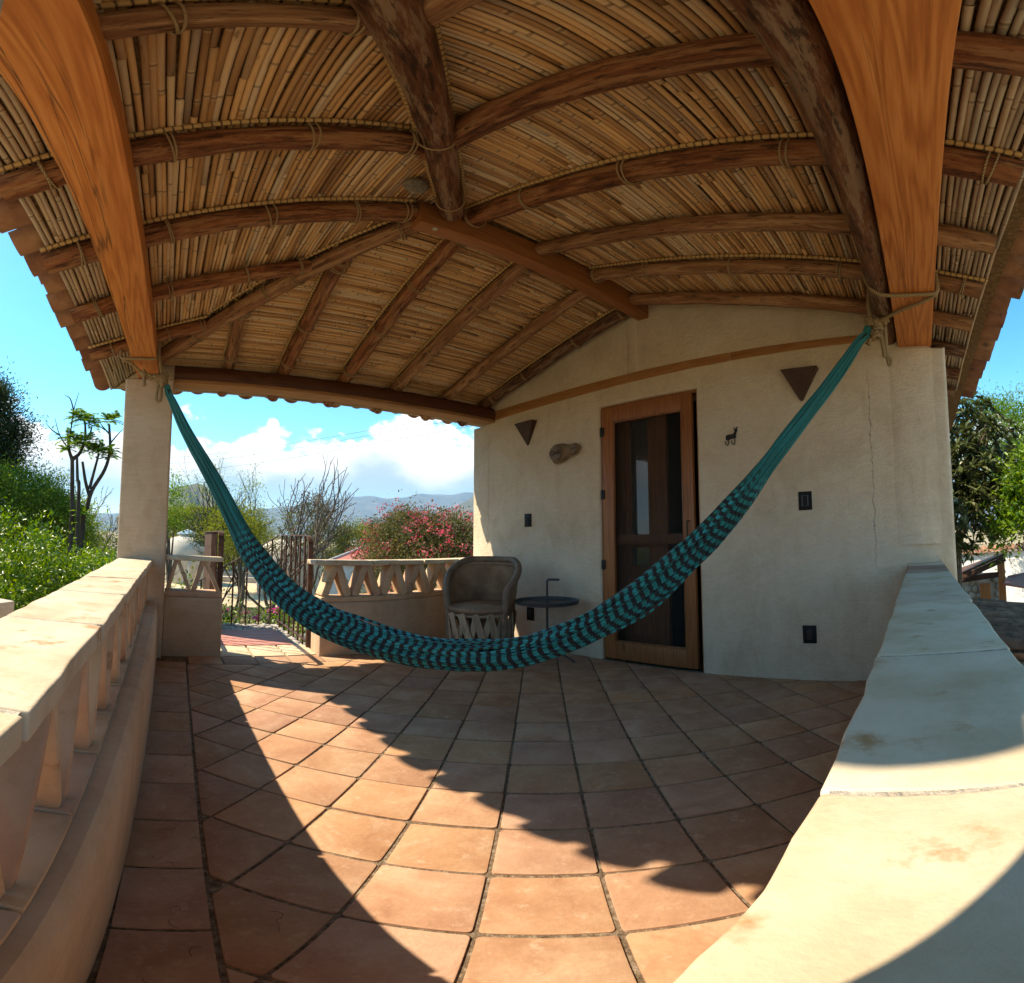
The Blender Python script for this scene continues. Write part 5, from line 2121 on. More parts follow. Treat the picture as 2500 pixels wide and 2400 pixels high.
def branches(mb, p, d, L, r, depth, rs, spread=.5, up=.15, tips=None, n=5, kids=(2, 3), shrink=.74, rmin=.004, bend=.15):
    k = max(3, int(L / .25))
    pts = [Vector(p)]
    dd = Vector(d).normalized()
    for i in range(k):
        dd = (dd + Vector(rs.normal(size=3)) * bend + Vector((0, 0, up * .3))).normalized()
        pts.append(pts[-1] + dd * (L / k))
    r1 = max(rmin, r * shrink)
    mb.tube(pts, [r + (r1 - r) * i / k for i in range(k + 1)], n if r > .03 else 4 if r > .012 else 3, caps=False)
    if depth == 0:
        if tips is not None:
            tips.append((pts[-1], dd))
        return
    for c in range(int(rs.integers(kids[0], kids[1] + 1))):
        ax = Vector(rs.normal(size=3)).normalized()
        nd = (dd + ax * spread * rs.uniform(.6, 1.3) + Vector((0, 0, up))).normalized()
        st = pts[-1] if c < 2 else pts[max(1, k // 2 + int(rs.integers(-1, 2)))]
        branches(mb, st, nd, L * rs.uniform(.62, .92), r1 * rs.uniform(.75, .95), depth - 1, rs, spread, up, tips, n, kids, shrink, rmin, bend)
    if tips is not None and depth <= 1:
        tips.append((pts[-1], dd))


def bush(name, label, cat, center, rad, k, per, cr, size, mat, seed, group=None, aspect=.45, trunk='bark', stems=5, low=-.5):
    t = thing(name, label, cat, (center[0], center[1], GZ), group)
    P, D_ = clumps(center, rad, k, per, cr, seed, low)
    leaf_object('foliage', P, size, mat, t, aspect, .5, seed, D_, jitter=.7)
    m = MB()
    rs = np.random.default_rng(seed + 5)
    for i in range(stems):
        a = rs.uniform(0, 6.28)
        e = Vector((center[0] + rad[0] * .55 * math.cos(a), center[1] + rad[1] * .55 * math.sin(a), center[2] + rad[2] * rs.uniform(-.1, .5)))
        b0 = Vector((center[0] + .12 * math.cos(a), center[1] + .12 * math.sin(a), GZ - .05))
        m.tube(wavy(b0, e, 7, .12), [.045, .04, .034, .028, .022, .016, .01], 6, caps=False)
    m.build('stem', M[trunk], t, smooth=True)
    return t


# bright glossy hedge bushes just beyond the left parapet
hb_ = [(100.2, 7.0, -.62, (1.05, 1.05, 1.55), 'bright green glossy bush tucked against the plastered column'),
       (104.6, 6.3, -.55, (1.15, 1.05, 1.50), 'bright green glossy bush, the broad rounded one in the middle of the hedge'),
       (110.6, 5.6, -.42, (1.05, 1.0, 1.60), 'tall bright green glossy bush at the picture edge under the dark tree'),
       (107.5, 4.9, -1.0, (1.05, 1.0, .95), 'low bright green glossy bush in front, right above the coping slabs'),
       (97.0, 8.4, -.80, (1.1, 1.0, 1.5), 'bright green glossy bush partly hidden behind the plastered column')]
for i, (az, d, z, rad, lab) in enumerate(hb_):
    c = site(az, d, z)
    bush('hedge_bush', lab, 'bush', c, rad, 120, 92, .125, .062, 'leaf_hedge', 20 + i, 'glossy bushes beyond the parapet')


def tree(name, label, cat, base, height, blobs, k, per, cr, size, mat, seed, trunk_r=.12, bark='bark', lean=(0, 0), aspect=.4, group=None, limbs=7, low=-.6, jitter=.7):
    t = thing(name, label, cat, base, group)
    rs = np.random.default_rng(seed)
    base = Vector(base)
    top = base + Vector((lean[0], lean[1], height * .62))
    m = MB()
    m.tube(wavy(base - Vector((0, 0, .1)), top, 9, .10), [trunk_r * (1.15 - .075 * i) for i in range(9)], 9, caps=False)
    P_, D_ = [], []
    for bi, (c, rad) in enumerate(blobs):
        c = Vector(c)
        p, q = clumps(c, rad, int(k * rad[0] * rad[2] / (blobs[0][1][0] * blobs[0][1][2])), per, cr, seed * 31 + bi, low)
        P_.append(p)
        D_.append(q)
        for i in range(max(2, limbs // len(blobs))):
            e = c + Vector(rs.normal(size=3)) * min(rad) * .45
            s_ = base.lerp(top, rs.uniform(.55, 1.0))
            mid = s_.lerp(e, .5) + Vector((0, 0, .12 * (e - s_).length))
            m.tube(bez(s_, mid, e, n=5), list(np.linspace(trunk_r * .5, trunk_r * .12, 11)), 6, caps=False)
    m.build('trunk', M[bark], t, smooth=True)
    leaf_object('crown', np.concatenate(P_), size, mat, t, aspect, .6, seed, np.concatenate(D_), jitter=jitter)
    return t


def S(az, d, el):
    """point at a bearing and distance whose height is given by its elevation seen from the terrace"""
    return site(az, d, EYE.z + d * math.tan(R(el)))


# dark fine leaved tree, upper left
b0 = S(113.2, 13, 9.4)
tree('dark_tree', 'tall dark fine leaved tree reaching in at the upper left against the sky', 'tree', site(114.5, 13.2, GZ), 7.5,
     [(b0, (1.55, 1.55, 1.75)), (S(111.9, 12.6, 7.4), (.9, .9, .85)), (S(115.4, 13, 12.6), (1.4, 1.4, 1.3))], 230, 95, .24, .12, 'leaf_dark', 41, .16, 'bark_dark', aspect=.3)
# feathery light green tree at left
tree('feathery_tree', 'light green feathery mesquite tree behind the hedge at the left', 'tree', site(107.0, 11.5, GZ), 5.2,
     [(S(107.3, 11.2, 1.6), (1.4, 1.4, 1.0)), (S(104.2, 11.6, .2), (1.15, 1.15, .95)), (S(111, 11, 1.4), (1.4, 1.4, 1.0)), (S(102.2, 12, -1.2), (1.0, 1.0, .8))], 250, 64, .22, .085, 'leaf_feather', 42, .10, 'bark', aspect=.30)


# plumed tree: bare forked limbs ending in tufts of pinnate fronds
def frond_tuft(c, d, Rr, count, seed):
    rs = np.random.default_rng(seed)
    P_, D_ = [], []
    d = Vector(d).normalized()
    for k in range(count):
        a = 2 * math.pi * k / count + rs.uniform(-.2, .2)
        s = d.cross(Vector((1, 0, 0)) if abs(d.x) < .8 else Vector((0, 1, 0))).normalized()
        u = s.cross(d)
        el_ = rs.uniform(.1, 1.4)
        o = (s * math.cos(a) + u * math.sin(a)) * math.cos(el_) + d * math.sin(el_)
        L = Rr * rs.uniform(.75, 1.15)
        side = o.cross(Vector((0, 0, 1)))
        if side.length < .1:
            side = Vector((1, 0, 0))
        side.normalize()
        for i in range(3, 14):
            t_ = i / 13
            p = Vector(c) + o * (L * t_) - Vector((0, 0, .42 * L * t_ ** 2))
            for sg_ in (1, -1):
                w = L * .16 * math.sin(math.pi * min(1, t_ * .9 + .08))
                P_.append(p + side * (sg_ * w * .6))
                D_.append((side * sg_ * .8 + o * .5 - Vector((0, 0, .25))).normalized())
    return np.array([tuple(p) for p in P_]), np.array([tuple(q) for q in D_])


pt = thing('plumed_tree', 'tree with bare forked limbs ending in green feathery tufts left of the column', 'tree', site(101.6, 9.5, GZ))
m = MB()
dT = 9.5
trunkA = [site(101.3, dT, GZ), S(101.2, dT, 0), S(101.3, dT, 3.5), S(101.55, dT, 8.2)]
m.tube(bez(*trunkA, n=6), list(np.linspace(.060, .040, 19)), 9, caps=False)
limbs = [((101.55, 8.2), (102.0, 9.4), (102.2, 11.2), .055), ((101.55, 8.2), (100.7, 9.0), (100.1, 10.6), .06), ((100.1, 10.6), (100.2, 12.2), (100.4, 13.2), .04), ((100.1, 10.6), (99.6, 11.4), (99.4, 12.2), .035)]
trunkB = [site(99.6, dT, GZ), S(99.9, dT, 0), S(99.5, dT, 2.3), S(99.0, dT, 4.6), S(97.6, dT, 7.2), S(97.1, dT, 9.6), S(97.35, dT, 12.6)]
m.tube(bez(*trunkB, n=5), list(np.linspace(.058, .024, 31)), 9, caps=False)
trunkC = [S(99.2, dT, 3.9), S(99.8, dT, 5.6), S(100.3, dT, 8.0)]
m.tube(bez(*trunkC, n=5), list(np.linspace(.042, .026, 11)), 7, caps=False)
trunkD = [S(99.3, dT, 4.8), S(98.9, dT, 6.7), S(98.4, dT, 9.0)]
m.tube(bez(*trunkD, n=5), list(np.linspace(.036, .022, 11)), 7, caps=False)
trunkE = [site(100.4, dT - .3, GZ), S(100.5, dT - .3, 2.5), S(100.8, dT - .3, 6.0), S(101.0, dT - .3, 8.6)]
m.tube(bez(*trunkE, n=5), list(np.linspace(.044, .024, 16)), 8, caps=False)
for (a0, a1, a2, r_) in limbs:
    m.tube(bez(S(a0[0], dT, a0[1]), S(a1[0], dT, a1[1]), S(a2[0], dT, a2[1]), n=5), list(np.linspace(r_ * .75, r_ * .4, 11)), 7, caps=False)
twigs = [((101.9, 9.2), (103.2, 11.0), (103.9, 13.0)), ((103.2, 11.0), (104.2, 11.6), (105.0, 12.4)), ((102.0, 10.5), (101.7, 14.0), (101.2, 16.2)), ((101.7, 14.0), (102.2, 15.4), (102.9, 15.8)),
         ((97.2, 10.2), (96.3, 11.4), (95.6, 12.2)), ((97.3, 11.5), (98.2, 12.4), (98.6, 13.0))]
for a0, a1, a2 in twigs:
    m.tube(bez(S(a0[0], dT, a0[1]), S(a1[0], dT, a1[1]), S(a2[0], dT, a2[1]), n=4), list(np.linspace(.018, .005, 9)), 5, caps=False)
m.build('trunk', M['bark_dark'], pt, smooth=True)
PP, DD = [], []
for i, (az, el, rr, cnt) in enumerate(((102.0, 10.6, .36, 22), (101.0, 9.9, .42, 26), (100.2, 10.2, .45, 26), (100.4, 13.0, .40, 24), (101.4, 13.2, .32, 18), (99.5, 12.4, .36, 20), (98.4, 9.4, .40, 24), (97.35, 12.9, .36, 24),
                                     (97.4, 9.3, .36, 22), (99.4, 9.2, .34, 18), (97.0, 8.6, .28, 14), (99.9, 1.7, .32, 16), (102.4, 9.2, .30, 14), (96.7, 13.4, .24, 12))):
    p, q = frond_tuft(S(az, dT + .15 * math.sin(i * 2.1), el), (0, 0, 1), rr * .95, int(cnt * .85), 300 + i)
    PP.append(p)
    DD.append(q)
leaf_object('crown', np.concatenate(PP), .085, 'leaf_tuft', pt, .26, .4, 77, np.concatenate(DD), jitter=.18)


def bare_tree(name, label, base, dirs, L, r, depth, seed, bark, leaves=None, spread=.5, up=.25, cat='tree', kids=(2, 3), shrink=.78):
    t = thing(name, label, cat, base)
    rs = np.random.default_rng(seed)
    m = MB()
    tips = []
    for d, f_ in dirs:
        branches(m, base, d, L * f_, r * f_, depth, rs, spread, up, tips, 6, kids, shrink, .0085)
    m.build('trunk', M[bark], t, smooth=True)
    if leaves:
        mat, per, cr, size, frac = leaves
        P_ = []
        for p, d in tips:
            if rs.uniform() < frac:
                P_.append(np.array(p) + rs.normal(size=(per, 3)) * cr)
        if P_:
            leaf_object('crown', np.concatenate(P_), size, mat, t, .4, .6, seed + 1)
    return t


bare_tree('bare_tree', 'leafless grey tree of fine twigs behind the tufted tree at the left', site(100, 15, GZ), [((.1, 0, 1), 1.0), ((-.5, .2, 1), .9), ((.5, .2, .9), .9), ((.1, -.3, 1), .8), ((-.2, .3, 1), .9)], 1.65, .06, 5, 51, 'twig', ('leaf_olive', 2, .10, .06, .2), .6, .08)
bare_tree('bare_tree', 'leafless brown tree with upswept twigs behind the iron railing', site(75.6, 19, GZ), [((-.30, .02, 1), 1.0), ((.45, -.10, 1), 1.02), ((-.75, .1, .9), .96), ((1.05, -.2, .85), 1.05), ((.12, .2, 1), .9), ((.75, .3, .95), .95)], 2.0, .07, 4, 57, 'bark', ('leaf_olive', 2, .05, .07, .12), .46, .12)
# near forked trunk standing on the terrace below the railing
bare_tree('bare_tree', 'grey forked trunk rising from the sandy terrace behind the railing', site(77.4, 16.5, GZ), [((-.12, .05, 1), 1.0), ((.25, -.05, 1), .9)], 1.5, .12, 4, 63, 'bark', ('leaf_lime', 8, .18, .07, .2), .55, .10)

# light green tree right of the column, between hill and hammock
tree('mesquite_tree', 'yellow green mesquite tree right of the column in front of the rocky hill', 'tree', site(80.8, 15.5, GZ), 4.2,
     [(S(82.2, 15.5, .9), (1.0, 1.0, .60)), (S(80.6, 15.8, -1.0), (1.0, 1.0, .8)), (S(80.0, 16.2, 1.6), (.7, .7, .6))], 80, 40, .22, .085, 'leaf_lime', 71, .10, aspect=.28)
t2 = thing('wispy_tree', 'tall wispy half leafed tree with dark pods above the hammock cords', 'tree', site(82.6, 17.5, GZ))
m = MB()
tips = []
rs = np.random.default_rng(8)
for d, f_ in (((.05, 0, 1), 1.0), ((.35, -.05, 1), 1.05), ((-.28, 0, 1), .9)):
    branches(m, site(82.6, 17.5, GZ), d, 2.05 * f_, .06 * f_, 4, rs, .34, .32, tips, 6, (2, 3), .72, .006)
m.build('trunk', M['bark_dark'], t2, smooth=True)
P_ = np.concatenate([np.array(p) - np.array([0, 0, .1]) + rs.normal(size=(26, 3)) * .17 for p, d in tips if rs.uniform() < .62])
leaf_object('crown', P_, .075, 'leaf_feather', t2, .35, .6, 9)
tree('dark_tree', 'dark green rounded tree low behind the domes', 'tree', site(84.6, 26, GZ), 4.0, [(S(84.2, 26, .0), (1.8, 1.8, 1.2)), (S(82.6, 26, -.8), (1.5, 1.5, 1.2))], 110, 50, .30, .14, 'leaf_dark', 72, .14, 'bark_dark')
tree('mesquite_tree', 'bright yellow green spreading tree right behind the farther domed hut', 'tree', site(86.0, 37, GZ), 5.0,
     [(S(87.6, 37, 1.7), (2.3, 2.3, 1.0)), (S(84.6, 36, 1.2), (2.2, 2.2, 1.2)), (S(89.6, 37, .9), (1.6, 1.6, 1.2)), (S(82.4, 37, .8), (1.8, 1.8, 1.1))], 150, 46, .34, .16, 'leaf_lime', 78, .14, aspect=.36)
tree('column_tree', 'narrow blue green tree top against the rocky hill beside the column', 'tree', site(89.3, 13, GZ), 4.8, [(S(89.4, 13, 2.6), (.40, .40, .95))], 60, 40, .18, .075, 'leaf_tuft', 73, .07)
# shrubs between the railing and the bougainvillea
for i, (az, d, el, rad, mat, lab) in enumerate(((70.6, 21, -1.4, (1.5, 1.5, 1.4), 'leaf_olive', 'olive green rounded shrub right of the railing below the bare twigs'),
                                            (67.4, 22, -1.5, (1.3, 1.3, 1.25), 'leaf_lime', 'yellow green shrub just above the red metal roof'),
                                            (64.6, 24, -.8, (1.2, 1.2, 1.3), 'leaf_olive', 'dull green shrub between the red roof and the organ cactus'),
                                            (73.0, 24, .9, (1.5, 1.5, 1.9), 'leaf_olive', 'grey green willowy shrub behind the bare twigs'))):
    bush('garden_shrub', lab, 'shrub', S(az, d, el), rad, 90, 50, .26, .11, mat, 80 + i)
# bougainvillea and the twiggy bush behind it
bo = thing('bougainvillea', 'broad bougainvillea bush full of pink and red bracts left of the house corner', 'bush', site(59, 10.5, GZ))
blobs = [(S(60.4, 10.5, -.9), (1.25, 1.1, .92)), (S(56.4, 10.3, -1.2), (1.05, 1.0, .88)), (S(62.6, 10.4, -3.4), (.8, .8, .75)), (S(53.6, 10.6, -1.5), (.9, .9, .80)), (S(58.5, 10.0, -3.5), (1.4, 1.2, 1.0)), (S(61.2, 10.6, .9), (.75, .7, .5))]
P_, D_, Q_ = [], [], []
for i, (c, rad) in enumerate(blobs):
    p, q = clumps(c, rad, int(120 * rad[0]), 48, .15, 900 + i, -.8, .5)
    P_.append(p)
    D_.append(q)
    p2, _ = clumps(c, tuple(1.06 * x for x in rad), int(38 * rad[0]), 22, .085, 950 + i, -.8, .9)
    Q_.append(p2)
leaf_object('foliage', np.concatenate(P_), .062, 'leaf_boug', bo, .5, .7, 90, np.concatenate(D_), jitter=.8)
leaf_object('blossom', np.concatenate(Q_), .050, 'flower', bo, .75, .9, 91)
m = MB()
rs = np.random.default_rng(33)
for i in range(16):
    a = rs.uniform(0, 6.28)
    e = Vector(blobs[i % 6][0]) + Vector(rs.normal(size=3)) * .4
    m.tube(wavy(site(59, 10.5, GZ) + Vector((.2 * math.cos(a), .2 * math.sin(a), 0)), e, 8, .15), list(np.linspace(.035, .008, 8)), 5, caps=False)
m.build('stem', M['twig'], bo, smooth=True)
bare_tree('twiggy_bush', 'brown half dead twiggy bush poking above the bougainvillea', site(62.3, 12.5, GZ + .9), [((.1, 0, 1), 1), ((.5, 0, 1), .9), ((-.5, 0, 1), .9), ((0, .4, 1), .9), ((.8, 0, .8), .8), ((-.8, 0, .8), .8), ((.25, -.3, 1), .9), ((-.25, .2, 1), .9)], .84, .028, 4, 67, 'twig', ('leaf_olive', 9, .09, .055, .8), .45, .16, 'bush')
# organ cactus
oc = thing('organ_cactus', 'slender green organ pipe cactus columns far off beside the shrubs', 'cactus', site(69.2, 34, GZ))
for i, (az, h) in enumerate(((69.5, 4.4), (69.25, 4.9), (69.0, 4.2), (68.75, 5.0), (68.5, 4.5), (68.2, 4.0))):
    p = site(az, 34 + .3 * (i % 3), GZ)
    MB().tube([p, p + Vector((0, 0, h * .5)), p + Vector((0, 0, h * .95)), p + Vector((0, 0, h))], [.10, .12, .10, .03], 9).build('cactus_column', M['cactus'], oc, smooth=True)
# pink flowered shrubs below the bridge
for i, (az, d, z, rad, lab) in enumerate(((84.6, 8.2, -.95, (.95, .8, .72), 'straggly shrub with pink flowers below the bridge, nearest the gate leaf'),
                                        (80.2, 8.6, -1.0, (.95, .8, .72), 'straggly shrub with pink flowers below the middle of the bridge'),
                                        (75.2, 8.0, -.85, (.8, .8, .8), 'straggly shrub with pink flowers below the railing post'))):
    c = site(az, d, z)
    t = bush('flowering_shrub', lab, 'shrub', c, rad, 55, 26, .16, .075, ('leaf_boug', 'leaf_olive', 'leaf_hedge')[i], 110 + i, 'pink flowering shrubs under the bridge', stems=9, trunk='twig')
    p, _ = clumps(c, rad, 9, 12, .05, 130 + i, -.3, .95)
    leaf_object('blossom', p, .055, 'flower_hot', t, .85, .9, 140 + i)
bush('garden_shrub', 'dense green shrub seen through the slender zigzag of the short low wall', 'shrub', site(87.2, 7.4, -.75), (.85, .8, .95), 110, 46, .14, .07, 'leaf_hedge', 118)
# sandy terrace with steps and domes
sx = thing('sand_terrace', 'round sand coloured garden terrace with low plastered steps behind the gate', 'terrace', site(81, 29, GZ))
cT = site(81.0, 27.5, GZ)
MB().lathe([(6.4, 0), (6.3, .55), (6.1, .60), (.01, .60)], 48, cT).build('sand_bed', M['sand'], sx, smooth='auto')
for i, (az, d, w_, h_) in enumerate(((80.3, 32.4, 3.4, .85), (80.6, 33.6, 3.0, 1.1), (80.2, 35, 2.4, 1.35))):
    p = site(az, d, GZ)
    MB().bar(p + Vector((-w_ / 2, .3, h_ / 2 + .1)), p + Vector((w_ / 2, -.3, h_ / 2 + .1)), .8, h_).build('step', M['dome'], sx, bevel=.05, smooth='auto')
MB().bar(site(79.6, 33, GZ + .5), site(79.6, 33, GZ + 2.0), .8, .8).build('pedestal', M['dome'], sx, bevel=.06, smooth='auto')


def dome(label, az, d, rad, ztop, seed):
    p = site(az, d, GZ)
    t = thing('domed_hut', label, 'hut', p, 'plastered domed huts')
    H = ztop - GZ
    cap = rad * .42
    prof = [(rad * .94, 0), (rad * .97, H * .35), (rad, H * .52)]
    z0 = H * .52
    z1 = H - cap * .72
    for k in range(1, 9):
        a = math.pi / 2 * k / 8
        prof.append((cap * .92 + (rad - cap * .92) * math.cos(a), z0 + (z1 - z0) * math.sin(a)))
    prof += [(cap * .86, z1 + cap * .03), (cap * .86, z1 + cap * .22), (.01, z1 + cap * .24)]
    MB().lathe(prof, 36, p).build('dome', M['dome'], t, smooth='auto')
    zc = z1 + cap * .245
    MB().lathe([(cap * 1.05, zc), (cap * 1.05, zc + .02), (.01, zc + cap * .46)], 8, p).build('skylight', M['skylight'], t)
    rb_ = MB()
    for k in range(8):
        a = 2 * math.pi * k / 8
        rb_.tube([p + Vector((cap * 1.04 * math.cos(a), cap * 1.04 * math.sin(a), zc + .03)), p + Vector((0, 0, zc + cap * .47))], .018, 4)
    rb_.build('glazing_bar', M['white'], t)
    # arched doorway on the side that faces the terrace
    f_ = (EYE - p)
    f_.z = 0
    f_.normalize()
    f_ = Matrix.Rotation(R(28 if seed == 1 else -30), 3, 'Z') @ f_
    s_ = Vector((-f_.y, f_.x, 0))
    w, h = rad * .36, H * .40
    arch = [(-w, 0), (w, 0)] + [(w * math.cos(R(a)), h + w * .9 * math.sin(R(a))) for a in range(0, 181, 20)]
    cpos = p + f_ * (rad * .80)
    MB().extrude([cpos + s_ * x + Vector((0, 0, z + .05)) for x, z in arch], f_ * (rad * .23)).build('door', M['rust_dark'], t)
    ho = [(x * 1.22, z * 1.04) for x, z in arch]
    MB().extrude([cpos - f_ * .1 + s_ * x + Vector((0, 0, z)) for x, z in ho], f_ * (rad * .315)).build('door_hood', M['dome'], t, bevel=.04, smooth='auto')


dome('domed plaster hut with glass skylight just right of the column', 87.35, 31, 1.62, 1.30, 1)
dome('domed plaster hut with glass skylight behind the iron railing', 75.2, 27, 1.85, 1.42, 2)
# red metal roof hut
rh = thing('red_roof_hut', 'low hut with a red sheet metal roof beside the bougainvillea', 'hut', site(66.5, 14, GZ))
q = [S(70.8, 13.2, -2.75), S(62.0, 12.8, -3.2), S(62.0, 15.2, -.2), S(66.0, 15.6, -.75)]
MB().extrude(q, (0, 0, -.05)).build('roof', M['red_roof'], rh)
MB().tube([q[0] + Vector((0, 0, .01)), q[3] + Vector((0, 0, .02))], .045, 8).build('ridge_trim', M['cobble'], rh)
wm = MB()
ins = [p * .94 + (q[0] + q[1] + q[2] + q[3]) * .015 for p in q]
for a_, b_ in ((0, 1), (1, 2), (2, 3), (3, 0)):
    pa, pb = ins[a_], ins[b_]
    wm.add([(pa.x, pa.y, GZ), (pb.x, pb.y, GZ), (pb.x, pb.y, pb.z - .07), (pa.x, pa.y, pa.z - .07)], [(0, 1, 2, 3)])
wm.build('wall', M['white'], rh)
wl = thing('garden_wall', 'white washed garden wall glimpsed through the thick zigzag', 'wall', site(68, 11, GZ))
MB().bar(site(73, 12.0, GZ + .95), site(62.5, 10.8, GZ + .95), .2, 1.9).build('wall', M['white'], wl)

# tree belt that closes the view
rs = np.random.default_rng(99)
P_ = []
for k in range(620):
    az = rs.uniform(52, 122)
    d = rs.uniform(38, 110)
    h = rs.uniform(1.6, 3.6) * (1.2 if az > 76 else .72)
    c = site(az, d, GZ + h * .55)
    P_.append(np.array(c) + rs.normal(size=(60, 3)) * np.array([1.0, 1.0, h * .26]))
tl = leaf_object('treeline', np.concatenate(P_), .34, 'leaf_olive', None, .6, .8, 98, stuff=True)
tl['label'] = 'belt of dry scrub and trees across the valley'
P_ = []
for k in range(420):
    az = rs.uniform(92, 121)
    d = rs.uniform(8.5, 24)
    h = rs.uniform(1.0, 3.0)
    c = site(az, d, GZ + h * .5)
    P_.append(np.array(c) + rs.normal(size=(60, 3)) * np.array([.5, .5, h * .3]))
ug = leaf_object('undergrowth', np.concatenate(P_), .14, 'leaf_feather', None, .4, .8, 97, stuff=True)
P_ = []
for k in range(260):
    az = rs.uniform(76, 91)
    d = rs.uniform(34, 60)
    h = rs.uniform(2.6, 4.6)
    c = site(az, d, GZ + h * .55)
    P_.append(np.array(c) + rs.normal(size=(70, 3)) * np.array([.9, .9, h * .28]))
leaf_object('undergrowth', np.concatenate(P_), .24, 'leaf_lime', None, .5, .8, 96, stuff=True)

# ------------------------------------------------------------------ right side: beyond the house corner
lq = thing('loquat_tree', 'loquat like tree with rosettes of long leathery leaves behind the house corner', 'tree', site(-3.3, 8.4, GZ))
rs = np.random.default_rng(5)
cents, dirs_ = [], []
for (az, d, el, r_, k) in ((-5.6, 8.3, 11.0, .75, 70), (-5.0, 8.2, 6.5, .80, 90), (-7.4, 8.5, 8.4, .80, 70), (-7.6, 8.2, 4.0, .75, 84), (-5.6, 8.0, 1.6, .75, 84), (-8.6, 8.4, 1.8, .55, 34), (-6.2, 8.4, 13.2, .50, 34)):
    c0 = np.array(S(az, d, el))
    for _ in range(k):
        v_ = rs.normal(size=3)
        v_ /= np.linalg.norm(v_)
        cents.append(c0 + v_ * r_ * rs.uniform(.5, 1.0))
        u_ = v_ * .6 + np.array([0, 0, .5])
        dirs_.append(u_ / np.linalg.norm(u_))
P_, D_ = [], []
for c0, u_ in zip(cents, dirs_):
    n_ = 13
    for k in range(n_):
        w_ = rs.normal(size=3)
        w_ -= u_ * w_.dot(u_)
        w_ /= np.linalg.norm(w_)
        o = w_ * .85 + u_ * rs.uniform(-.15, .75)
        o /= np.linalg.norm(o)
        P_.append(c0 + o * .095)
        D_.append(o + np.array([0, 0, -.15]))
leaf_object('crown', np.array(P_), .20, 'leaf_loquat', lq, .30, .3, 15, np.array(D_), jitter=.08, fold=.05)
m = MB()
m.tube(bez(site(-3.3, 8.4, GZ), S(-3.8, 8.4, -4), S(-5.2, 8.4, 1), S(-6.0, 8.4, 7), n=5), list(np.linspace(.12, .05, 16)), 8, caps=False)
for i in range(0, len(cents), 5):
    s_ = site(-6.2, 8.4, 0).lerp(S(-6.0, 8.4, 7), rs.uniform(.1, 1)) if False else S(-5.6, 8.4, rs.uniform(1, 7))
    m.tube(bez(s_, s_.lerp(Vector(cents[i]), .5) + Vector((0, 0, .08)), Vector(cents[i]), n=4), list(np.linspace(.026, .008, 9)), 5, caps=False)
m.build('trunk', M['bark'], lq, smooth=True)
tree('leafy_tree', 'light green small leaved tree at the far right edge behind the loquat', 'tree', site(-15.5, 13, GZ), 6.0,
     [(S(-11.5, 13, 10.2), (1.3, 1.3, 1.2)), (S(-9.4, 13.2, 12.2), (.9, .9, .9)), (S(-13, 13, 6.0), (1.3, 1.3, 1.4)), (S(-10.2, 13, 6.0), (1.0, 1.0, 1.0))], 120, 44, .22, .085, 'leaf_tuft', 74, .12)
tree('leafy_tree', 'yellowish large leaved branch hanging at the right edge above the shed', 'tree', site(-16.0, 8.0, GZ), 4.2,
     [(S(-12.6, 7.8, 1.2), (.55, .55, .60)), (S(-11.3, 7.6, -1.2), (.42, .42, .42)), (S(-13.4, 7.8, 5.2), (.5, .5, .6))], 60, 34, .14, .11, 'leaf_hedge', 75, .08, aspect=.36)
# white wall with tile coping
tw = thing('tiled_garden_wall', 'white garden wall capped with curved clay tiles behind the shed', 'wall', site(-6.5, 15.5, GZ))
wa, wb = site(-2.0, 15.2, 0), site(-14.5, 16.0, 0)
zt = EYE.z + 15.5 * math.tan(R(-3.1))
MB().bar(Vector((wa.x, wa.y, (GZ + zt) / 2)), Vector((wb.x, wb.y, (GZ + zt) / 2)), .25, zt - GZ).build('wall', M['white'], tw)
dd_ = (wb - wa).normalized()
nn_ = Vector((-dd_.y, dd_.x, 0))
if nn_.x > 0:
    nn_ = -nn_
dn = (nn_ - Vector((0, 0, .45))).normalized()
sd_ = Vector((0, 0, 1)).cross(dn).normalized()
rot = Matrix((dn, sd_, dn.cross(sd_))).transposed()
k_ = int((wb - wa).length / .19)
for i in range(k_):
    p = wa + dd_ * (.19 * (i + .5)) + Vector((0, 0, zt + .16)) - nn_ * .16
    place('roof_tile', rng.choice(cov), p, rot, tw)
bw = thing('blue_gate', 'blue painted gate panel glimpsed under the loquat leaves', 'gate', site(-5.6, 14.6, GZ))
MB().bar(site(-5.0, 14.6, GZ + 1.15), site(-6.0, 14.6, GZ + 1.15), .05, 2.1).build('panel', M['blue'], bw)
bar_ = MB()
for k in range(5):
    p = site(-5.05 - .22 * k, 14.56, GZ + .1)
    bar_.bar(p, p + Vector((0, 0, 2.15)), .04, .02)
bar_.build('bar', M['blue'], bw)
# shed
sh = thing('garden_shed', 'low shed with sloping rust metal roof, fieldstone wall and orange plank door', 'shed', site(-7.5, 10.2, GZ))
r0, r1, r2, r3 = S(-3.2, 9.3, -5.75), S(-9.6, 9.4, -3.25), S(-9.4, 11.6, -3.15), S(-3.4, 11.6, -5.0)
MB().extrude([r0, r1, r2, r3], (0, 0, -.05)).build('roof', M['rust'], sh)
MB().bar(r0 + Vector((0, 0, -.11)), r1 + Vector((0, 0, -.11)), .09, .10).build('fascia', M['rust_dark'], sh)
MB().bar(S(-9.05, 9.5, -9.5), S(-9.05, 9.5, -3.75), .13, .13).build('post', M['shed_door'], sh)
MB().bar(S(-3.6, 9.5, -6.25), S(-9.0, 9.5, -5.75), .10, .10).build('cross_beam', M['rust_dark'], sh)
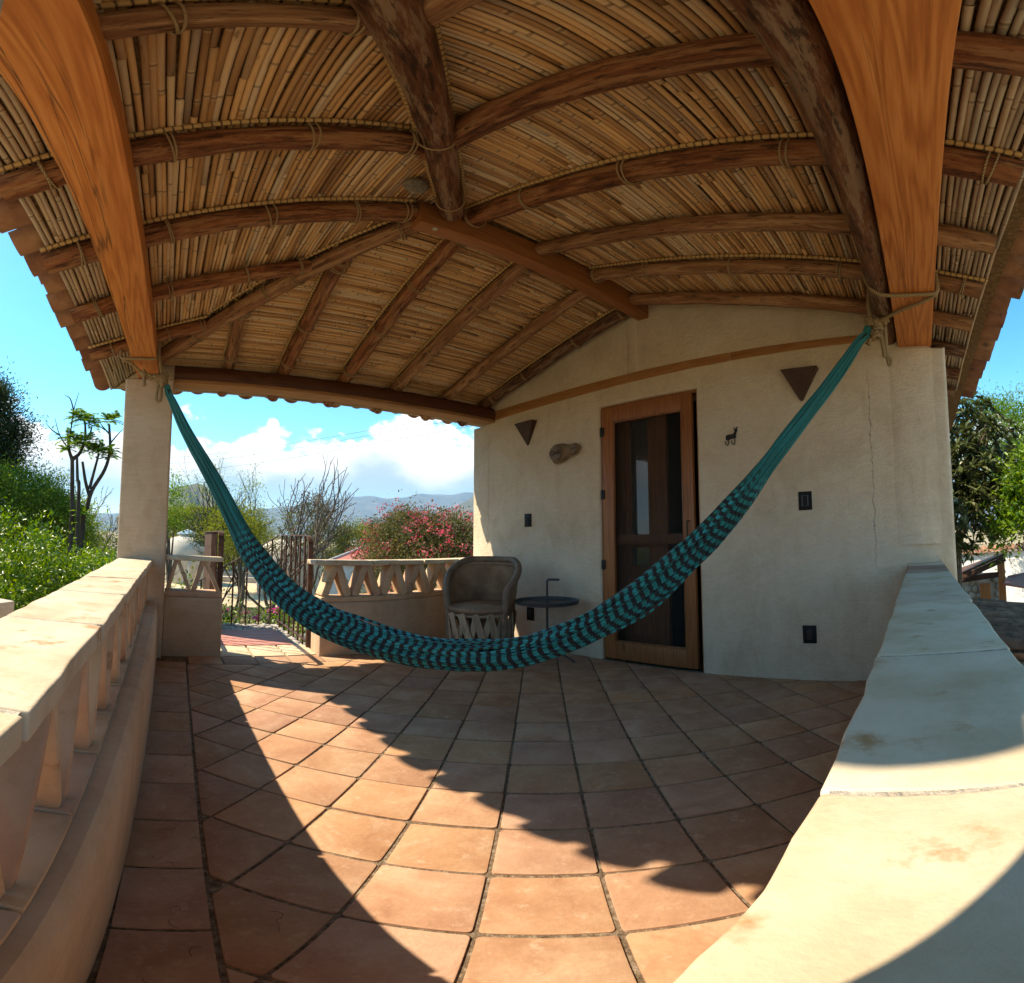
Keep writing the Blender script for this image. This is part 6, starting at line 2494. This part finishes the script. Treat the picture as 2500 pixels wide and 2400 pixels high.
# stone wall of single stones, door of planks
wp0, wp1 = site(-4.2, 10.4, 0), site(-8.95, 10.4, 0)
wd = (wp1 - wp0).normalized()
MB().bar(Vector((wp0.x + .12, wp0.y, (GZ + .1) / 2 - .05)), Vector((wp1.x + .12, wp1.y, (GZ + .1) / 2 - .05)), .16, -GZ - .1 + .05).build('wall', M['mortar'], sh)
Lw = (wp1 - wp0).length
for row in range(9):
    s = rng.uniform(0, .12)
    z = -.02 - row * .155
    while s < Lw:
        w_ = rng.uniform(.10, .24)
        az_ = math.degrees(math.atan2((wp0 + wd * s).y, (wp0 + wd * s).x))
        if not (-7.75 < az_ < -6.35):
            p = wp0 + wd * (s + w_ / 2) + Vector((.02, 0, z + rng.uniform(-.015, .015)))
            place('stone', rng.choice(cobble_meshes), p, Matrix.Rotation(rng.uniform(-.2, .2), 3, 'X'), sh, (.06, w_ * .52, .125))
        s += w_
for o in list(bpy.data.objects):
    if o.parent is sh and o.name.startswith('stone'):
        o.data = o.data
for k in range(5):
    s0 = site(-6.42 - .255 * k, 10.25, 0)
    s1 = site(-6.42 - .255 * (k + 1) + .02, 10.25, 0)
    MB().bar(Vector((s0.x, (s0.y + s1.y) / 2, GZ)), Vector((s0.x, (s0.y + s1.y) / 2, -.22)), abs(s1.y - s0.y), .04, up=(1, 0, 0)).build('plank', M['shed_door'], sh, bevel=.004)
aw = thing('rust_awning', 'small rusty sheet awning at the right edge beside the shed post', 'awning', site(-10.5, 8.6, GZ))
MB().extrude([S(-9.2, 8.4, -6.9), S(-12.5, 8.4, -7.6), S(-12.5, 9.6, -5.6), S(-9.8, 9.6, -6.0)], (0, 0, -.03)).build('sheet', M['red_roof'], aw)
MB().bar(S(-12.2, 8.6, -17), S(-12.2, 8.6, -7.7), .07, .07).build('post', M['shed_door'], aw)
# neighbour's clay tile roof just below the parapet
nb = thing('neighbour_roof', 'old dark clay tile roof just below the right parapet', 'roof', (6.2, -2.2, GZ))
zr0 = EYE.z + 5.6 * math.tan(R(-10.6))
MB().add([(3.6, -4.2, zr0 - .70), (6.35, -4.2, zr0 - .70), (6.35, -.45, zr0), (3.6, -.45, zr0)], [(0, 1, 2, 3)]).build('roof_deck', M['thatch'], nb)
MB().box(3.7, 6.25, -4.1, -.5, GZ, zr0 - .82).build('wall', M['parapet'], nb)
dn = Vector((0, -1, -.1867)).normalized()
sd_ = Vector((0, 0, 1)).cross(dn).normalized()
rot = Matrix((dn, sd_, dn.cross(sd_))).transposed()
for i in range(11):
    for j in range(9):
        xx = 3.75 + i * .235
        yy = -.55 - j * .38
        z = zr0 + (yy + .45) * .1867
        place('roof_tile', rng.choice(pan_old), (xx + rng.uniform(-.012, .012), yy, z + .085), rot, nb)
        if i < 11:
            place('roof_tile', rng.choice(cov_old), (xx + .118 + rng.uniform(-.012, .012), yy, z + .068), rot, nb)

# low flat wall top beyond the left parapet
pw = thing('boundary_wall', 'pale flat topped boundary wall below the hedge at the lower left edge', 'wall', site(112, 3.5, GZ))
MB().bar(site(120, 3.6, (GZ + .32) / 2), site(108.9, 4.35, (GZ + .32) / 2), .3, .32 - GZ).build('wall', M['dome'], pw, bevel=.02, smooth='auto')

# overhead wires
for i, (a0, a1) in enumerate((((93, 8.6), (52.5, 15.4)), ((93, 7.9), (52.5, 14.9)), ((93, 6.9), (52.5, 13.9)))):
    p0, p1 = S(a0[0], 60, a0[1]), S(a1[0], 34, a1[1])
    pts = []
    for k in range(25):
        t_ = k / 24
        p = p0.lerp(p1, t_)
        p.z -= .9 * math.sin(math.pi * t_)
        pts.append(p)
    tag(MB().tube(pts, .013, 5).build('overhead_wire', M['wire'], smooth=True),
        ('highest thin overhead wire crossing the clouds', 'middle thin overhead wire crossing the clouds, close under the highest', 'lowest thin overhead wire crossing the clouds, apart from the other two')[i], 'cable', 'overhead wires')
# ------------------------------------------------------------------ air
HAZE = True
if HAZE:
    hzm = bpy.data.materials.new('haze_air')
    hzm.use_nodes = True
    nt = hzm.node_tree
    nt.nodes.clear()
    out = nt.nodes.new('ShaderNodeOutputMaterial')
    pv = nt.nodes.new('ShaderNodeVolumePrincipled')
    pv.inputs['Color'].default_value = (.36, .62, .95, 1)
    pv.inputs['Density'].default_value = 1.0e-4
    pv.inputs['Anisotropy'].default_value = .1
    nt.links.new(pv.outputs[0], out.inputs['Volume'])
    hz = MB().box(-9900, 9900, -9900, 9900, -40, 860).build('haze', hzm)
    hz['kind'] = 'stuff'
